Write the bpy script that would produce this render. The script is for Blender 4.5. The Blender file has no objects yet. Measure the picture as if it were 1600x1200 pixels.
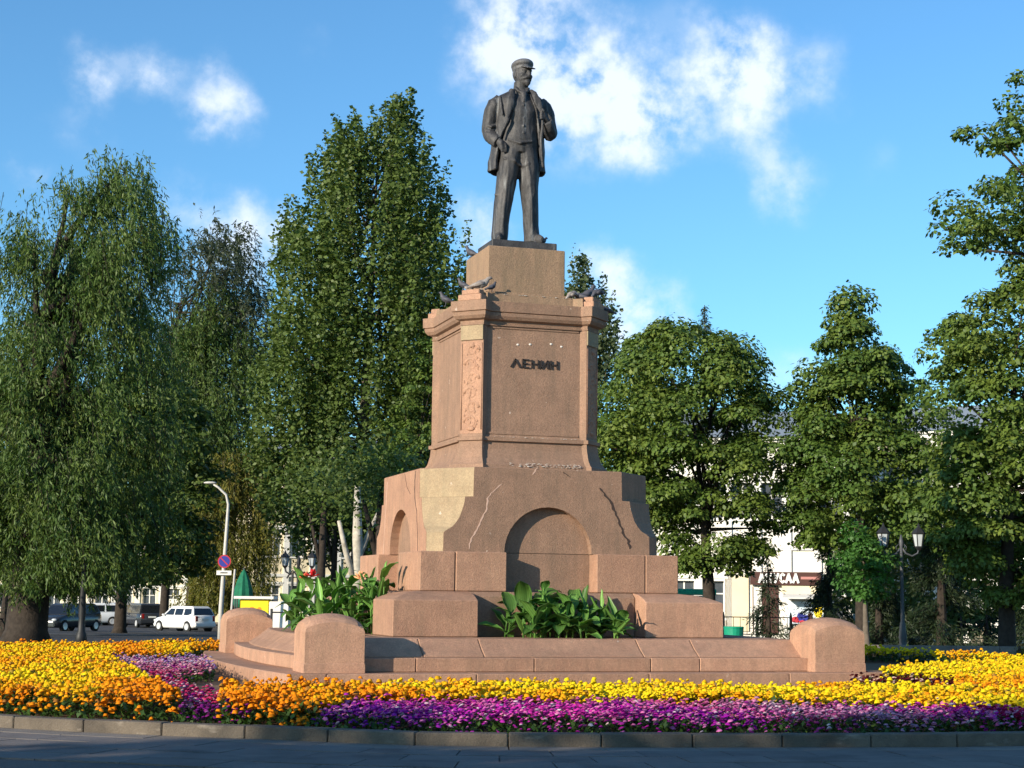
import bpy, bmesh, math, random
import numpy as np
from mathutils import Vector, Matrix, noise, Euler

random.seed(7)
rng = np.random.default_rng(11)
scene = bpy.context.scene
COL = scene.collection
R_ = math.radians

# ------------------------------------------------------------------ camera
CAM = Vector((-10.272, -32.642, 1.6))
FW = Vector((0.29697, 0.94658, 0.12567)); RV = Vector((0.95363, -0.30076, 0.0119)); UV = Vector((-0.04906, -0.1163, 0.992))
cd = bpy.data.cameras.new('camera'); cam = bpy.data.objects.new('camera', cd); COL.objects.link(cam)
m = Matrix((RV, UV, -FW)).transposed().to_4x4(); m.translation = CAM
cam.matrix_world = m
cd.sensor_fit = 'HORIZONTAL'; cd.sensor_width = 36; cd.lens = 36 * 2608.09 / 1600
cd.clip_start = .1; cd.clip_end = 3000
scene.camera = cam

# ------------------------------------------------------------------ light
SUN_AZ, SUN_EL = R_(27), R_(17)       # light arrives from the left and a little from the front
S = Vector((-math.cos(SUN_AZ) * math.cos(SUN_EL), -math.sin(SUN_AZ) * math.cos(SUN_EL), math.sin(SUN_EL)))
sd = bpy.data.lights.new('sun', 'SUN'); sd.energy = 5.0; sd.angle = R_(.5); sd.color = (1, .88, .70)
sun = bpy.data.objects.new('sun', sd); COL.objects.link(sun)
sun.rotation_euler = S.to_track_quat('Z', 'Y').to_euler(); sun.location = (-40, -40, 40)

world = bpy.data.worlds.new('World'); scene.world = world; world.use_nodes = True
nt = world.node_tree; nt.nodes.clear()
def N(nt, t, **kw):
    n = nt.nodes.new(t)
    for k, v in kw.items(): setattr(n, k, v)
    return n
def setin(n, **kw):
    for k, v in kw.items():
        n.inputs[k.replace('_', ' ')].default_value = v
out = N(nt, 'ShaderNodeOutputWorld'); bg = N(nt, 'ShaderNodeBackground')
sky = N(nt, 'ShaderNodeTexSky', sky_type='NISHITA', sun_disc=False)
sky.sun_elevation = SUN_EL; sky.sun_rotation = math.atan2(S.x, S.y)
sky.altitude = 100; sky.air_density = 1.0; sky.dust_density = .4; sky.ozone_density = 2.2
tint = N(nt, 'ShaderNodeMix', data_type='RGBA', blend_type='MULTIPLY'); tint.inputs[0].default_value = 1
tint.inputs[7].default_value = (0.76, 1.24, 1.52, 1)
nt.links.new(sky.outputs[0], tint.inputs[6])
# clouds: soft puffs scattered by direction, broken up with noise
CLOUDS =  [(0.2792, 0.8988, 0.338, 0.023, 1), (0.2987, 0.8975, 0.3243, 0.0288, 1), (0.309, 0.9037, 0.2963, 0.0268, 1), (0.322, 0.906, 0.2749, 0.0249, 1.05), (0.2745, 0.9078, 0.3171, 0.0153, 0.8), (0.2619, 0.9175, 0.2993, 0.0153, 0.7), (0.3393, 0.888, 0.3104, 0.0173, 0.9), (0.3501, 0.8898, 0.2926, 0.0211, 1), (0.3705, 0.8851, 0.2817, 0.0211, 1), (0.3614, 0.8927, 0.2693, 0.0173, 0.9), (0.4087, 0.8563, 0.3159, 0.0173, 1), (0.3954, 0.8673, 0.3024, 0.0192, 1), (0.4194, 0.8575, 0.2981, 0.0173, 0.9), (0.4077, 0.8677, 0.2845, 0.0192, 0.8), (0.4231, 0.8655, 0.268, 0.0153, 0.6), (0.4503, 0.8371, 0.3107, 0.0134, 0.5), (0.4462, 0.8454, 0.2936, 0.0153, 0.6), (0.4373, 0.8655, 0.2443, 0.0173, 0.6), (0.4401, 0.8671, 0.2334, 0.0153, 0.45), (0.3781, 0.8648, 0.3306, 0.0153, 0.45), (0.3501, 0.8749, 0.3345, 0.0153, 0.3), (0.2687, 0.937, 0.2231, 0.0134, 0.8), (0.2769, 0.9372, 0.2121, 0.0115, 0.6), (0.3435, 0.9189, 0.194, 0.0153, 1), (0.3628, 0.9159, 0.1715, 0.0211, 1), (0.3742, 0.9134, 0.1602, 0.0192, 0.9), (0.4513, 0.8829, 0.1296, 0.0192, 0.6), (0.1292, 0.9689, 0.2111, 0.0211, 1.0), (0.1448, 0.9696, 0.197, 0.0192, 0.95), (0.0969, 0.9685, 0.2294, 0.0134, 0.7), (0.0457, 0.9528, 0.3, 0.0123, 0.8), (0.0518, 0.9561, 0.2884, 0.0107, 0.5), (0.0798, 0.9511, 0.2983, 0.0115, 0.9), (0.0787, 0.9547, 0.2871, 0.0077, 0.4), (0.11, 0.946, 0.305, 0.0096, 0.5), (0.1132, 0.9515, 0.2859, 0.0153, 0.8), (0.1265, 0.9522, 0.2779, 0.0134, 0.7), (0.1051, 0.9568, 0.2712, 0.0115, 0.5), (0.0425, 0.9633, 0.265, 0.0173, 0.5), (0.0123, 0.9717, 0.2361, 0.0096, 0.6), (0.1693, 0.9343, 0.3137, 0.0115, 0.3), (-0.0, 0.9526, 0.3042, 0.0096, 0.3), (0.4867, 0.8372, 0.2495, 0.0115, 0.3), (0.234, 0.9169, 0.3232, 0.0096, 0.2)]
tc = N(nt, 'ShaderNodeTexCoord')
nz = N(nt, 'ShaderNodeTexNoise'); nz.inputs['Scale'].default_value = 22; nz.inputs['Detail'].default_value = 8; nz.inputs['Roughness'].default_value = .6
nt.links.new(tc.outputs['Generated'], nz.inputs['Vector'])
sub = N(nt, 'ShaderNodeVectorMath', operation='SUBTRACT'); sub.inputs[1].default_value = (.5, .5, .5)
nt.links.new(nz.outputs['Color'], sub.inputs[0])
scl = N(nt, 'ShaderNodeVectorMath', operation='SCALE'); scl.inputs['Scale'].default_value = .042
nt.links.new(sub.outputs[0], scl.inputs[0])
addv = N(nt, 'ShaderNodeVectorMath', operation='ADD')
nt.links.new(tc.outputs['Generated'], addv.inputs[0]); nt.links.new(scl.outputs[0], addv.inputs[1])
acc = None
for (x, y, z, r, s_) in CLOUDS:
    dn = N(nt, 'ShaderNodeVectorMath', operation='DISTANCE'); dn.inputs[1].default_value = (x, y, z)
    nt.links.new(addv.outputs[0], dn.inputs[0])
    mr = N(nt, 'ShaderNodeMapRange', interpolation_type='SMOOTHSTEP'); mr.inputs[1].default_value = r * 2.15; mr.inputs[2].default_value = 0
    mr.inputs[3].default_value = 0; mr.inputs[4].default_value = s_ * 1.45
    nt.links.new(dn.outputs['Value'], mr.inputs[0])
    if acc is None: acc = mr.outputs[0]
    else:
        mx = N(nt, 'ShaderNodeMath', operation='ADD'); nt.links.new(acc, mx.inputs[0]); nt.links.new(mr.outputs[0], mx.inputs[1]); acc = mx.outputs[0]
# scattered clouds over the whole sky as well
nb = N(nt, 'ShaderNodeTexNoise'); nb.inputs['Scale'].default_value = 5; nb.inputs['Detail'].default_value = 8; nb.inputs['Roughness'].default_value = .6
nt.links.new(tc.outputs['Generated'], nb.inputs['Vector'])
nbr = N(nt, 'ShaderNodeMapRange'); nbr.inputs[1].default_value = .62; nbr.inputs[2].default_value = .85; nbr.inputs[4].default_value = .5
nt.links.new(nb.outputs['Fac'], nbr.inputs[0])
ad2 = N(nt, 'ShaderNodeMath', operation='ADD'); nt.links.new(acc, ad2.inputs[0]); nt.links.new(nbr.outputs[0], ad2.inputs[1])
nd = N(nt, 'ShaderNodeTexNoise'); nd.inputs['Scale'].default_value = 34; nd.inputs['Detail'].default_value = 9; nd.inputs['Roughness'].default_value = .58
nt.links.new(tc.outputs['Generated'], nd.inputs['Vector'])
ndr = N(nt, 'ShaderNodeMapRange'); ndr.inputs[1].default_value = .34; ndr.inputs[2].default_value = .66; ndr.inputs[3].default_value = .18; ndr.inputs[4].default_value = 1.1
nt.links.new(nd.outputs['Fac'], ndr.inputs[0])
mu = N(nt, 'ShaderNodeMath', operation='MULTIPLY'); nt.links.new(ad2.outputs[0], mu.inputs[0]); nt.links.new(ndr.outputs[0], mu.inputs[1])
fr = N(nt, 'ShaderNodeMapRange', interpolation_type='SMOOTHSTEP'); fr.inputs[1].default_value = .08; fr.inputs[2].default_value = 2.3; fr.inputs[4].default_value = .84
nt.links.new(mu.outputs[0], fr.inputs[0])
mixc = N(nt, 'ShaderNodeMix', data_type='RGBA'); nt.links.new(fr.outputs[0], mixc.inputs[0])
nt.links.new(tint.outputs[2], mixc.inputs[6]); mixc.inputs[7].default_value = (7.6, 8.1, 8.9, 1)
nt.links.new(mixc.outputs[2], bg.inputs['Color']); bg.inputs['Strength'].default_value = .10
nt.links.new(bg.outputs[0], out.inputs[0])

vs = scene.view_settings
vs.view_transform = 'Standard'; vs.look = 'None'; vs.gamma = 1; vs.use_curve_mapping = False
vs.exposure = .5
scene.render.engine = 'CYCLES'
scene.cycles.max_bounces = 6; scene.cycles.diffuse_bounces = 3; scene.cycles.transparent_max_bounces = 8

# ------------------------------------------------------------------ helpers
def gz(D): return 0 if D < 52 else (-.0155 * (D - 52) if D < 105 else -.82)
FH = Vector((FW.x, FW.y, 0)).normalized()
def depth_of(x, y): return (x - CAM.x) * FH.x + (y - CAM.y) * FH.y
def place(px, D):
    r = FW + RV * ((px - 800) / 2608.09) - UV * (.115)
    return Vector((CAM.x + r.x * D, CAM.y + r.y * D, gz(D)))
def pt(px, py, D): return CAM + (FW + RV * ((px - 800) / 2608.09) - UV * ((py - 600) / 2608.09)) * D
VIEWROT = -.304

def new_mesh(name, verts, faces, material=None, smooth=False):
    me = bpy.data.meshes.new(name)
    me.from_pydata([tuple(v) for v in verts], [], faces)
    if material: me.materials.append(material)
    if smooth: me.shade_smooth()
    me.update(); return me
def add(name, me, parent=None, loc=(0, 0, 0), rot=(0, 0, 0)):
    o = bpy.data.objects.new(name, me); COL.objects.link(o)
    o.location = loc; o.rotation_euler = rot
    if parent is not None: o.parent = parent
    return o
def tag(o, label=None, cat=None, group=None, kind=None):
    if label: o['label'] = label
    if cat: o['category'] = cat
    if group: o['group'] = group
    if kind: o['kind'] = kind
    return o
def thing(name, label, cat, loc=(0, 0, 0), rz=0, group=None):
    o = bpy.data.objects.new(name, None); COL.objects.link(o)
    o.location = loc; o.rotation_euler = (0, 0, rz); o.empty_display_size = .2
    return tag(o, label, cat, group)

class MB:
    def __init__(s): s.v = []; s.f = []
    def poly(s, vs, fs):
        o = len(s.v); s.v += [tuple(v) for v in vs]; s.f += [tuple(i + o for i in f) for f in fs]; return s
    def box(s, x0, x1, y0, y1, z0, z1):
        return s.poly([(x0,y0,z0),(x1,y0,z0),(x1,y1,z0),(x0,y1,z0),(x0,y0,z1),(x1,y0,z1),(x1,y1,z1),(x0,y1,z1)],
                      [(0,3,2,1),(4,5,6,7),(0,1,5,4),(1,2,6,5),(2,3,7,6),(3,0,4,7)])
    def prism(s, pts, z0, z1):       # ccw plan polygon
        n = len(pts)
        vs = [(p[0], p[1], z0) for p in pts] + [(p[0], p[1], z1) for p in pts]
        fs = [tuple(range(n - 1, -1, -1)), tuple(range(n, 2 * n))] + [(i, (i + 1) % n, n + (i + 1) % n, n + i) for i in range(n)]
        return s.poly(vs, fs)
    def rings(s, rings, cap0=True, cap1=True):
        n = len(rings[0]); o = len(s.v)
        for r in rings: s.v += [tuple(p) for p in r]
        for k in range(len(rings) - 1):
            for i in range(n):
                a = o + k * n + i; b = o + k * n + (i + 1) % n
                s.f.append((a, b, b + n, a + n))
        if cap0: s.f.append(tuple(o + i for i in range(n - 1, -1, -1)))
        if cap1: s.f.append(tuple(o + (len(rings) - 1) * n + i for i in range(n)))
        return s
    def tube(s, pts, rad, n=8, sq=1.0, up=None):
        pts = [Vector(p) for p in pts]; rings = []
        if not hasattr(rad, '__len__'): rad = [rad] * len(pts)
        ref = None
        for i, p in enumerate(pts):
            d = (pts[min(i + 1, len(pts) - 1)] - pts[max(i - 1, 0)]).normalized()
            if ref is None:
                ref = Vector(up) if up else (Vector((0, 1, 0)) if abs(d.y) < .8 else Vector((1, 0, 0)))
            a = d.cross(ref)
            if a.length < 1e-4: a = d.orthogonal()
            a.normalize(); b = d.cross(a).normalized(); ref = a.cross(d) if False else ref
            r = rad[i]
            rings.append([p + a * (math.cos(t) * r) + b * (math.sin(t) * r * sq) for t in [2 * math.pi * k / n for k in range(n)]])
        return s.rings(rings)
    def vtube(s, secs, n=20):          # (z,cx,cy,rx,ry) horizontal elliptical sections
        return s.rings([[(cx + rx * math.cos(t), cy + ry * math.sin(t), z) for t in [2 * math.pi * k / n for k in range(n)]] for z, cx, cy, rx, ry in secs])
    def ell(s, c, r, n=14, m=8, rot=None):
        rings = []
        for j in range(1, m):
            ph = math.pi * j / m - math.pi / 2
            ring = []
            for k in range(n):
                t = 2 * math.pi * k / n
                v = Vector((r[0] * math.cos(ph) * math.cos(t), r[1] * math.cos(ph) * math.sin(t), r[2] * math.sin(ph)))
                if rot: v = rot @ v
                ring.append(v + Vector(c))
            rings.append(ring)
        return s.rings(rings)
    def mesh(s, name, mat=None, smooth=False, bevel=0, seg=1):
        me = new_mesh(name, s.v, s.f, mat)
        bm = bmesh.new(); bm.from_mesh(me)
        bmesh.ops.recalc_face_normals(bm, faces=bm.faces)
        if bevel:
            es = [e for e in bm.edges if len(e.link_faces) == 2 and e.calc_face_angle(0) > .5]
            bmesh.ops.bevel(bm, geom=es, offset=bevel, segments=seg, affect='EDGES', clamp_overlap=True)
        bm.to_mesh(me); bm.free()
        if smooth: me.shade_smooth()
        return me
    def build(s, name, mat=None, parent=None, loc=(0, 0, 0), rot=(0, 0, 0), **kw):
        return add(name, s.mesh(name, mat, **kw), parent, loc, rot)

def fast_mesh(name, V, F, mat, nper, attrs=None):
    """V (n,3); F (m,nper) index array"""
    me = bpy.data.meshes.new(name)
    me.vertices.add(len(V)); me.vertices.foreach_set('co', V.astype(np.float32).ravel())
    me.loops.add(F.size); me.loops.foreach_set('vertex_index', F.astype(np.int32).ravel())
    me.polygons.add(len(F))
    me.polygons.foreach_set('loop_start', np.arange(0, F.size, nper, dtype=np.int32))
    me.polygons.foreach_set('loop_total', np.full(len(F), nper, dtype=np.int32))
    if attrs:
        for k, a in attrs.items():
            if a.ndim == 1:
                at = me.attributes.new(k, 'FLOAT', 'FACE'); at.data.foreach_set('value', a.astype(np.float32))
            else:
                at = me.attributes.new(k, 'FLOAT_COLOR', 'FACE')
                at.data.foreach_set('color', np.hstack([a, np.ones((len(a), 1))]).astype(np.float32).ravel())
    me.update(calc_edges=True); me.materials.append(mat); return me

def material(name, base, rough=.8, var=None, scale=3., detail=6, bump=0., bscale=40., spec=.3, speck=0., metal=0., hue=0., speck_scale=90, objrand=0.):
    m = bpy.data.materials.new(name); m.use_nodes = True; nt = m.node_tree
    b = nt.nodes['Principled BSDF']; b.inputs['Roughness'].default_value = rough
    b.inputs['Specular IOR Level'].default_value = spec; b.inputs['Metallic'].default_value = metal
    col = None
    tc = N(nt, 'ShaderNodeTexCoord')
    if var is not None:
        n1 = N(nt, 'ShaderNodeTexNoise'); n1.inputs['Scale'].default_value = scale; n1.inputs['Detail'].default_value = detail; n1.inputs['Roughness'].default_value = .6
        nt.links.new(tc.outputs['Object'], n1.inputs['Vector'])
        cr = N(nt, 'ShaderNodeMapRange'); cr.inputs[1].default_value = .32; cr.inputs[2].default_value = .68
        nt.links.new(n1.outputs['Fac'], cr.inputs[0])
        mx = N(nt, 'ShaderNodeMix', data_type='RGBA'); mx.inputs[6].default_value = (*base, 1); mx.inputs[7].default_value = (*var, 1)
        nt.links.new(cr.outputs[0], mx.inputs[0]); col = mx.outputs[2]
    else:
        rgb = N(nt, 'ShaderNodeRGB'); rgb.outputs[0].default_value = (*base, 1); col = rgb.outputs[0]
    if speck:
        n2 = N(nt, 'ShaderNodeTexNoise'); n2.inputs['Scale'].default_value = speck_scale; n2.inputs['Detail'].default_value = 2
        nt.links.new(tc.outputs['Object'], n2.inputs['Vector'])
        mr = N(nt, 'ShaderNodeMapRange'); mr.inputs[1].default_value = .3; mr.inputs[2].default_value = .7; mr.inputs[3].default_value = 1 - speck; mr.inputs[4].default_value = 1 + speck
        nt.links.new(n2.outputs['Fac'], mr.inputs[0])
        v = N(nt, 'ShaderNodeVectorMath', operation='SCALE'); nt.links.new(col, v.inputs[0]); nt.links.new(mr.outputs[0], v.inputs['Scale']); col = v.outputs[0]
    if objrand:
        oi = N(nt, 'ShaderNodeObjectInfo')
        hs = N(nt, 'ShaderNodeHueSaturation')
        mr = N(nt, 'ShaderNodeMapRange'); mr.inputs[3].default_value = 1 - objrand; mr.inputs[4].default_value = 1 + objrand
        nt.links.new(oi.outputs['Random'], mr.inputs[0]); nt.links.new(mr.outputs[0], hs.inputs['Value'])
        nt.links.new(col, hs.inputs['Color']); col = hs.outputs[0]
    nt.links.new(col, b.inputs['Base Color'])
    if bump:
        n3 = N(nt, 'ShaderNodeTexNoise'); n3.inputs['Scale'].default_value = bscale; n3.inputs['Detail'].default_value = 8
        nt.links.new(tc.outputs['Object'], n3.inputs['Vector'])
        bp = N(nt, 'ShaderNodeBump'); bp.inputs['Strength'].default_value = bump; bp.inputs['Distance'].default_value = .02
        nt.links.new(n3.outputs['Fac'], bp.inputs['Height']); nt.links.new(bp.outputs[0], b.inputs['Normal'])
    return m

def granite(name, A, B, rnd=.07, streak=.0):
    m = bpy.data.materials.new(name); m.use_nodes = True; nt = m.node_tree; L = nt.links.new
    b = nt.nodes['Principled BSDF']; b.inputs['Roughness'].default_value = .78; b.inputs['Specular IOR Level'].default_value = .25
    g = N(nt, 'ShaderNodeNewGeometry')
    n1 = N(nt, 'ShaderNodeTexNoise'); n1.inputs['Scale'].default_value = 2.2; n1.inputs['Detail'].default_value = 9; n1.inputs['Roughness'].default_value = .72
    oi = N(nt, 'ShaderNodeObjectInfo')
    ofs = N(nt, 'ShaderNodeVectorMath', operation='SCALE'); ofs.inputs[0].default_value = (31, 17, 53); L(oi.outputs['Random'], ofs.inputs['Scale'])
    pos = N(nt, 'ShaderNodeVectorMath', operation='ADD'); L(g.outputs['Position'], pos.inputs[0]); L(ofs.outputs[0], pos.inputs[1])
    L(pos.outputs[0], n1.inputs['Vector'])
    r1 = N(nt, 'ShaderNodeMapRange'); r1.inputs[1].default_value = .3; r1.inputs[2].default_value = .7; L(n1.outputs['Fac'], r1.inputs[0])
    mx = N(nt, 'ShaderNodeMix', data_type='RGBA'); mx.inputs[6].default_value = (*A, 1); mx.inputs[7].default_value = (*B, 1); L(r1.outputs[0], mx.inputs[0])
    # crystal speckle
    n2 = N(nt, 'ShaderNodeTexVoronoi'); n2.inputs['Scale'].default_value = 55; L(g.outputs['Position'], n2.inputs['Vector'])
    sp = N(nt, 'ShaderNodeSeparateColor'); L(n2.outputs['Color'], sp.inputs[0])
    r2 = N(nt, 'ShaderNodeMapRange'); r2.inputs[3].default_value = .86; r2.inputs[4].default_value = 1.14; L(sp.outputs[0], r2.inputs[0])
    v = N(nt, 'ShaderNodeVectorMath', operation='SCALE'); L(mx.outputs[2], v.inputs[0]); L(r2.outputs[0], v.inputs['Scale'])
    # grime: vertical streaks and soot patches
    mp = N(nt, 'ShaderNodeMapping'); mp.inputs['Scale'].default_value = (5, 5, .5); L(g.outputs['Position'], mp.inputs[0])
    n4 = N(nt, 'ShaderNodeTexNoise'); n4.inputs['Scale'].default_value = 1.6; n4.inputs['Detail'].default_value = 5; L(mp.outputs[0], n4.inputs['Vector'])
    r4 = N(nt, 'ShaderNodeMapRange'); r4.inputs[1].default_value = .42; r4.inputs[2].default_value = .75; r4.inputs[4].default_value = .35 + streak; L(n4.outputs['Fac'], r4.inputs[0])
    gm = N(nt, 'ShaderNodeMix', data_type='RGBA'); L(r4.outputs[0], gm.inputs[0]); L(v.outputs[0], gm.inputs[6]); gm.inputs[7].default_value = (A[0] * .52, A[1] * .60, A[2] * .62, 1)
    # small pale chips and droppings
    n5 = N(nt, 'ShaderNodeTexNoise'); n5.inputs['Scale'].default_value = 7; n5.inputs['Detail'].default_value = 3; L(pos.outputs[0], n5.inputs['Vector'])
    r5 = N(nt, 'ShaderNodeMapRange'); r5.inputs[1].default_value = .735; r5.inputs[2].default_value = .76; r5.inputs[4].default_value = .6; L(n5.outputs['Fac'], r5.inputs[0])
    cm = N(nt, 'ShaderNodeMix', data_type='RGBA'); L(r5.outputs[0], cm.inputs[0]); L(gm.outputs[2], cm.inputs[6]); cm.inputs[7].default_value = (.62, .50, .42, 1)
    hs = N(nt, 'ShaderNodeHueSaturation'); mr = N(nt, 'ShaderNodeMapRange'); mr.inputs[3].default_value = 1 - rnd; mr.inputs[4].default_value = 1 + rnd
    L(oi.outputs['Random'], mr.inputs[0]); L(mr.outputs[0], hs.inputs['Value']); L(cm.outputs[2], hs.inputs['Color'])
    L(hs.outputs[0], b.inputs['Base Color'])
    n3 = N(nt, 'ShaderNodeTexNoise'); n3.inputs['Scale'].default_value = 38; n3.inputs['Detail'].default_value = 10; n3.inputs['Roughness'].default_value = .7; L(pos.outputs[0], n3.inputs['Vector'])
    bp = N(nt, 'ShaderNodeBump'); bp.inputs['Strength'].default_value = .8; bp.inputs['Distance'].default_value = .018
    L(n3.outputs['Fac'], bp.inputs['Height']); L(bp.outputs[0], b.inputs['Normal'])
    return m

M = {}
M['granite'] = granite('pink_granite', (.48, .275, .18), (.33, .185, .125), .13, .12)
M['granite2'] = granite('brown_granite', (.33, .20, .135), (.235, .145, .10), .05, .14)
M['granite_buff'] = granite('buff_granite', (.40, .30, .185), (.31, .225, .14), .04)
M['granite_ped'] = granite('stained_granite', (.35, .225, .14), (.25, .165, .11), .02, .32)
M['mortar'] = material('dark_joint', (.05, .035, .03), .95)
M['pale_mortar'] = material('pale_mortar', (.55, .37, .29), .9)
M['droppings'] = material('bird_droppings', (.62, .56, .50), .9, (.75, .72, .68), 20)
M['kerb'] = material('kerb_stone', (.085, .07, .056), .9, (.16, .13, .10), 2.5, bump=.5, bscale=45, speck=.12, objrand=.12)
M['paver'] = material('paver_slab', (.135, .115, .105), .85, (.18, .155, .14), 2.0, bump=.4, bscale=50, speck=.1, objrand=.1)
M['paver_light'] = material('light_paver', (.17, .145, .125), .85, (.23, .195, .165), 2.0, bump=.4, bscale=50, speck=.1, objrand=.12)
M['asphalt'] = material('road_asphalt', (.045, .047, .054), .85, (.07, .07, .078), 1.2, bump=.6, bscale=120, speck=.25, speck_scale=60)
M['plaza'] = material('plaza_asphalt', (.10, .088, .082), .85, (.14, .12, .11), 1.0, bump=.5, bscale=100, speck=.2, speck_scale=60)
M['lawn'] = material('park_ground', (.045, .06, .018), .95, (.10, .085, .045), .5, bump=.8, bscale=18, speck=.3, speck_scale=25)
M['soil'] = material('bed_soil', (.16, .10, .06), .95, (.22, .14, .085), 1.5, bump=.9, bscale=30, speck=.3, speck_scale=40)
M['paint_line'] = material('road_line_paint', (.42, .42, .42), .8, (.28, .28, .28), 4)
M['bronze'] = material('weathered_bronze', (.038, .037, .040), .62, (.080, .076, .077), 3.2, bump=.35, bscale=30, spec=.35, metal=.25, speck=.15, speck_scale=25)
M['bronze_pale'] = material('streaked_bronze', (.17, .17, .18), .6, (.07, .066, .066), 5, bump=.3, bscale=25, spec=.35, metal=.2)
M['letter'] = material('dark_bronze_letters', (.035, .026, .022), .5, spec=.4)
M['black_iron'] = material('black_iron', (.018, .018, .02), .55, spec=.4)
M['grey_iron'] = material('grey_iron', (.07, .075, .085), .5, spec=.4)
M['white_paint'] = material('white_pole_paint', (.55, .53, .50), .6, (.45, .43, .40), 8)
M['car_white'] = material('white_car_paint', (.78, .78, .78), .25, spec=.5)
M['car_dark'] = material('dark_car_paint', (.03, .033, .04), .2, spec=.6)
M['car_silver'] = material('silver_car_paint', (.30, .31, .34), .28, spec=.5, metal=.5)
M['car_glass'] = material('dark_car_glass', (.012, .014, .018), .06, spec=.7)
M['tyre'] = material('tyre_rubber', (.02, .02, .02), .85)
M['rim'] = material('pale_wheel_trim', (.6, .6, .61), .35, spec=.5, metal=.3)
M['red_lamp'] = material('red_lamp_glass', (.25, .01, .008), .2, spec=.6)
M['lamp_glass'] = material('lantern_glass', (.45, .48, .50), .2, spec=.6)
M['cream_wall'] = material('cream_plaster', (.78, .68, .48), .9, (.70, .60, .41), .6, speck=.04)
M['white_wall'] = material('white_plaster', (.80, .77, .70), .9, (.74, .70, .62), .6)
M['grey_wall'] = material('greige_plaster', (.26, .225, .165), .9, (.22, .19, .14), .6)
M['trim'] = material('white_trim', (.75, .73, .68), .8)
M['pane'] = material('window_pane', (.04, .05, .06), .12, (.09, .10, .12), 1.2, spec=.7)
M['roof'] = material('grey_metal_roof', (.28, .31, .34), .5, (.22, .25, .28), 1.0)
M['fascia'] = material('maroon_fascia', (.07, .028, .022), .6)
M['sign_white'] = material('white_sign_letters', (.85, .85, .83), .6)
M['awning'] = material('white_awning', (.66, .65, .62), .8)
M['green_plastic'] = material('green_plastic', (.01, .30, .17), .45, (.012, .24, .14), 3)
M['green_cloth'] = material('green_canvas', (.012, .17, .09), .8, (.008, .10, .055), 4)
M['yellow_panel'] = material('yellow_panel', (.80, .62, .02), .6)
M['orange_mark'] = material('orange_print', (.75, .25, .02), .6)
M['sign_blue'] = material('sign_blue', (.03, .04, .28), .5)
M['sign_red'] = material('sign_red', (.45, .03, .05), .5)
M['cloth_pink'] = material('pink_beige_cloth', (.55, .33, .25), .9)
M['cloth_dark'] = material('dark_cloth', (.02, .02, .028), .9)
M['skin'] = material('skin', (.45, .26, .18), .6)
M['hair'] = material('dark_hair', (.03, .02, .015), .7)
M['bark_dark'] = material('dark_bark', (.025, .019, .015), .95, (.05, .038, .03), 6, bump=.9, bscale=14)
M['bark_grey'] = material('grey_bark', (.17, .14, .11), .95, (.10, .08, .06), 5, bump=.8, bscale=14)
M['bark_pale'] = material('pale_bark', (.55, .50, .42), .9, (.25, .22, .18), 3, bump=.5, bscale=14)
M['pigeon'] = material('dark_pigeon_feathers', (.05, .05, .06), .6, (.10, .10, .12), 14)
M['pigeon_pale'] = material('pale_pigeon_feathers', (.16, .13, .12), .6, (.40, .36, .33), 9)

def streaks(m, col, scale=(9, 9, 1.1), lo=.60, hi=.70, amt=.75):
    nt = m.node_tree; b = nt.nodes['Principled BSDF']; L = nt.links.new; src = b.inputs['Base Color'].links[0].from_socket
    tc = N(nt, 'ShaderNodeTexCoord'); mp = N(nt, 'ShaderNodeMapping'); mp.inputs['Scale'].default_value = scale; L(tc.outputs['Object'], mp.inputs[0])
    n = N(nt, 'ShaderNodeTexNoise'); n.inputs['Scale'].default_value = 1.0; n.inputs['Detail'].default_value = 5; L(mp.outputs[0], n.inputs['Vector'])
    r = N(nt, 'ShaderNodeMapRange'); r.inputs[1].default_value = lo; r.inputs[2].default_value = hi; r.inputs[4].default_value = amt; L(n.outputs['Fac'], r.inputs[0])
    x = N(nt, 'ShaderNodeMix', data_type='RGBA'); L(r.outputs[0], x.inputs[0]); L(src, x.inputs[6]); x.inputs[7].default_value = (*col, 1); L(x.outputs[2], b.inputs['Base Color'])
streaks(M['bronze'], (.20, .205, .21)); streaks(M['bronze'], (.012, .012, .014), (5, 5, .8), .58, .74, .8)
streaks(M['kerb'], (.26, .22, .18), (3, 3, 9), .62, .72, .7); streaks(M['paver'], (.05, .043, .04), (1.2, 1.2, 1.2), .55, .7, .6)
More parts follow.
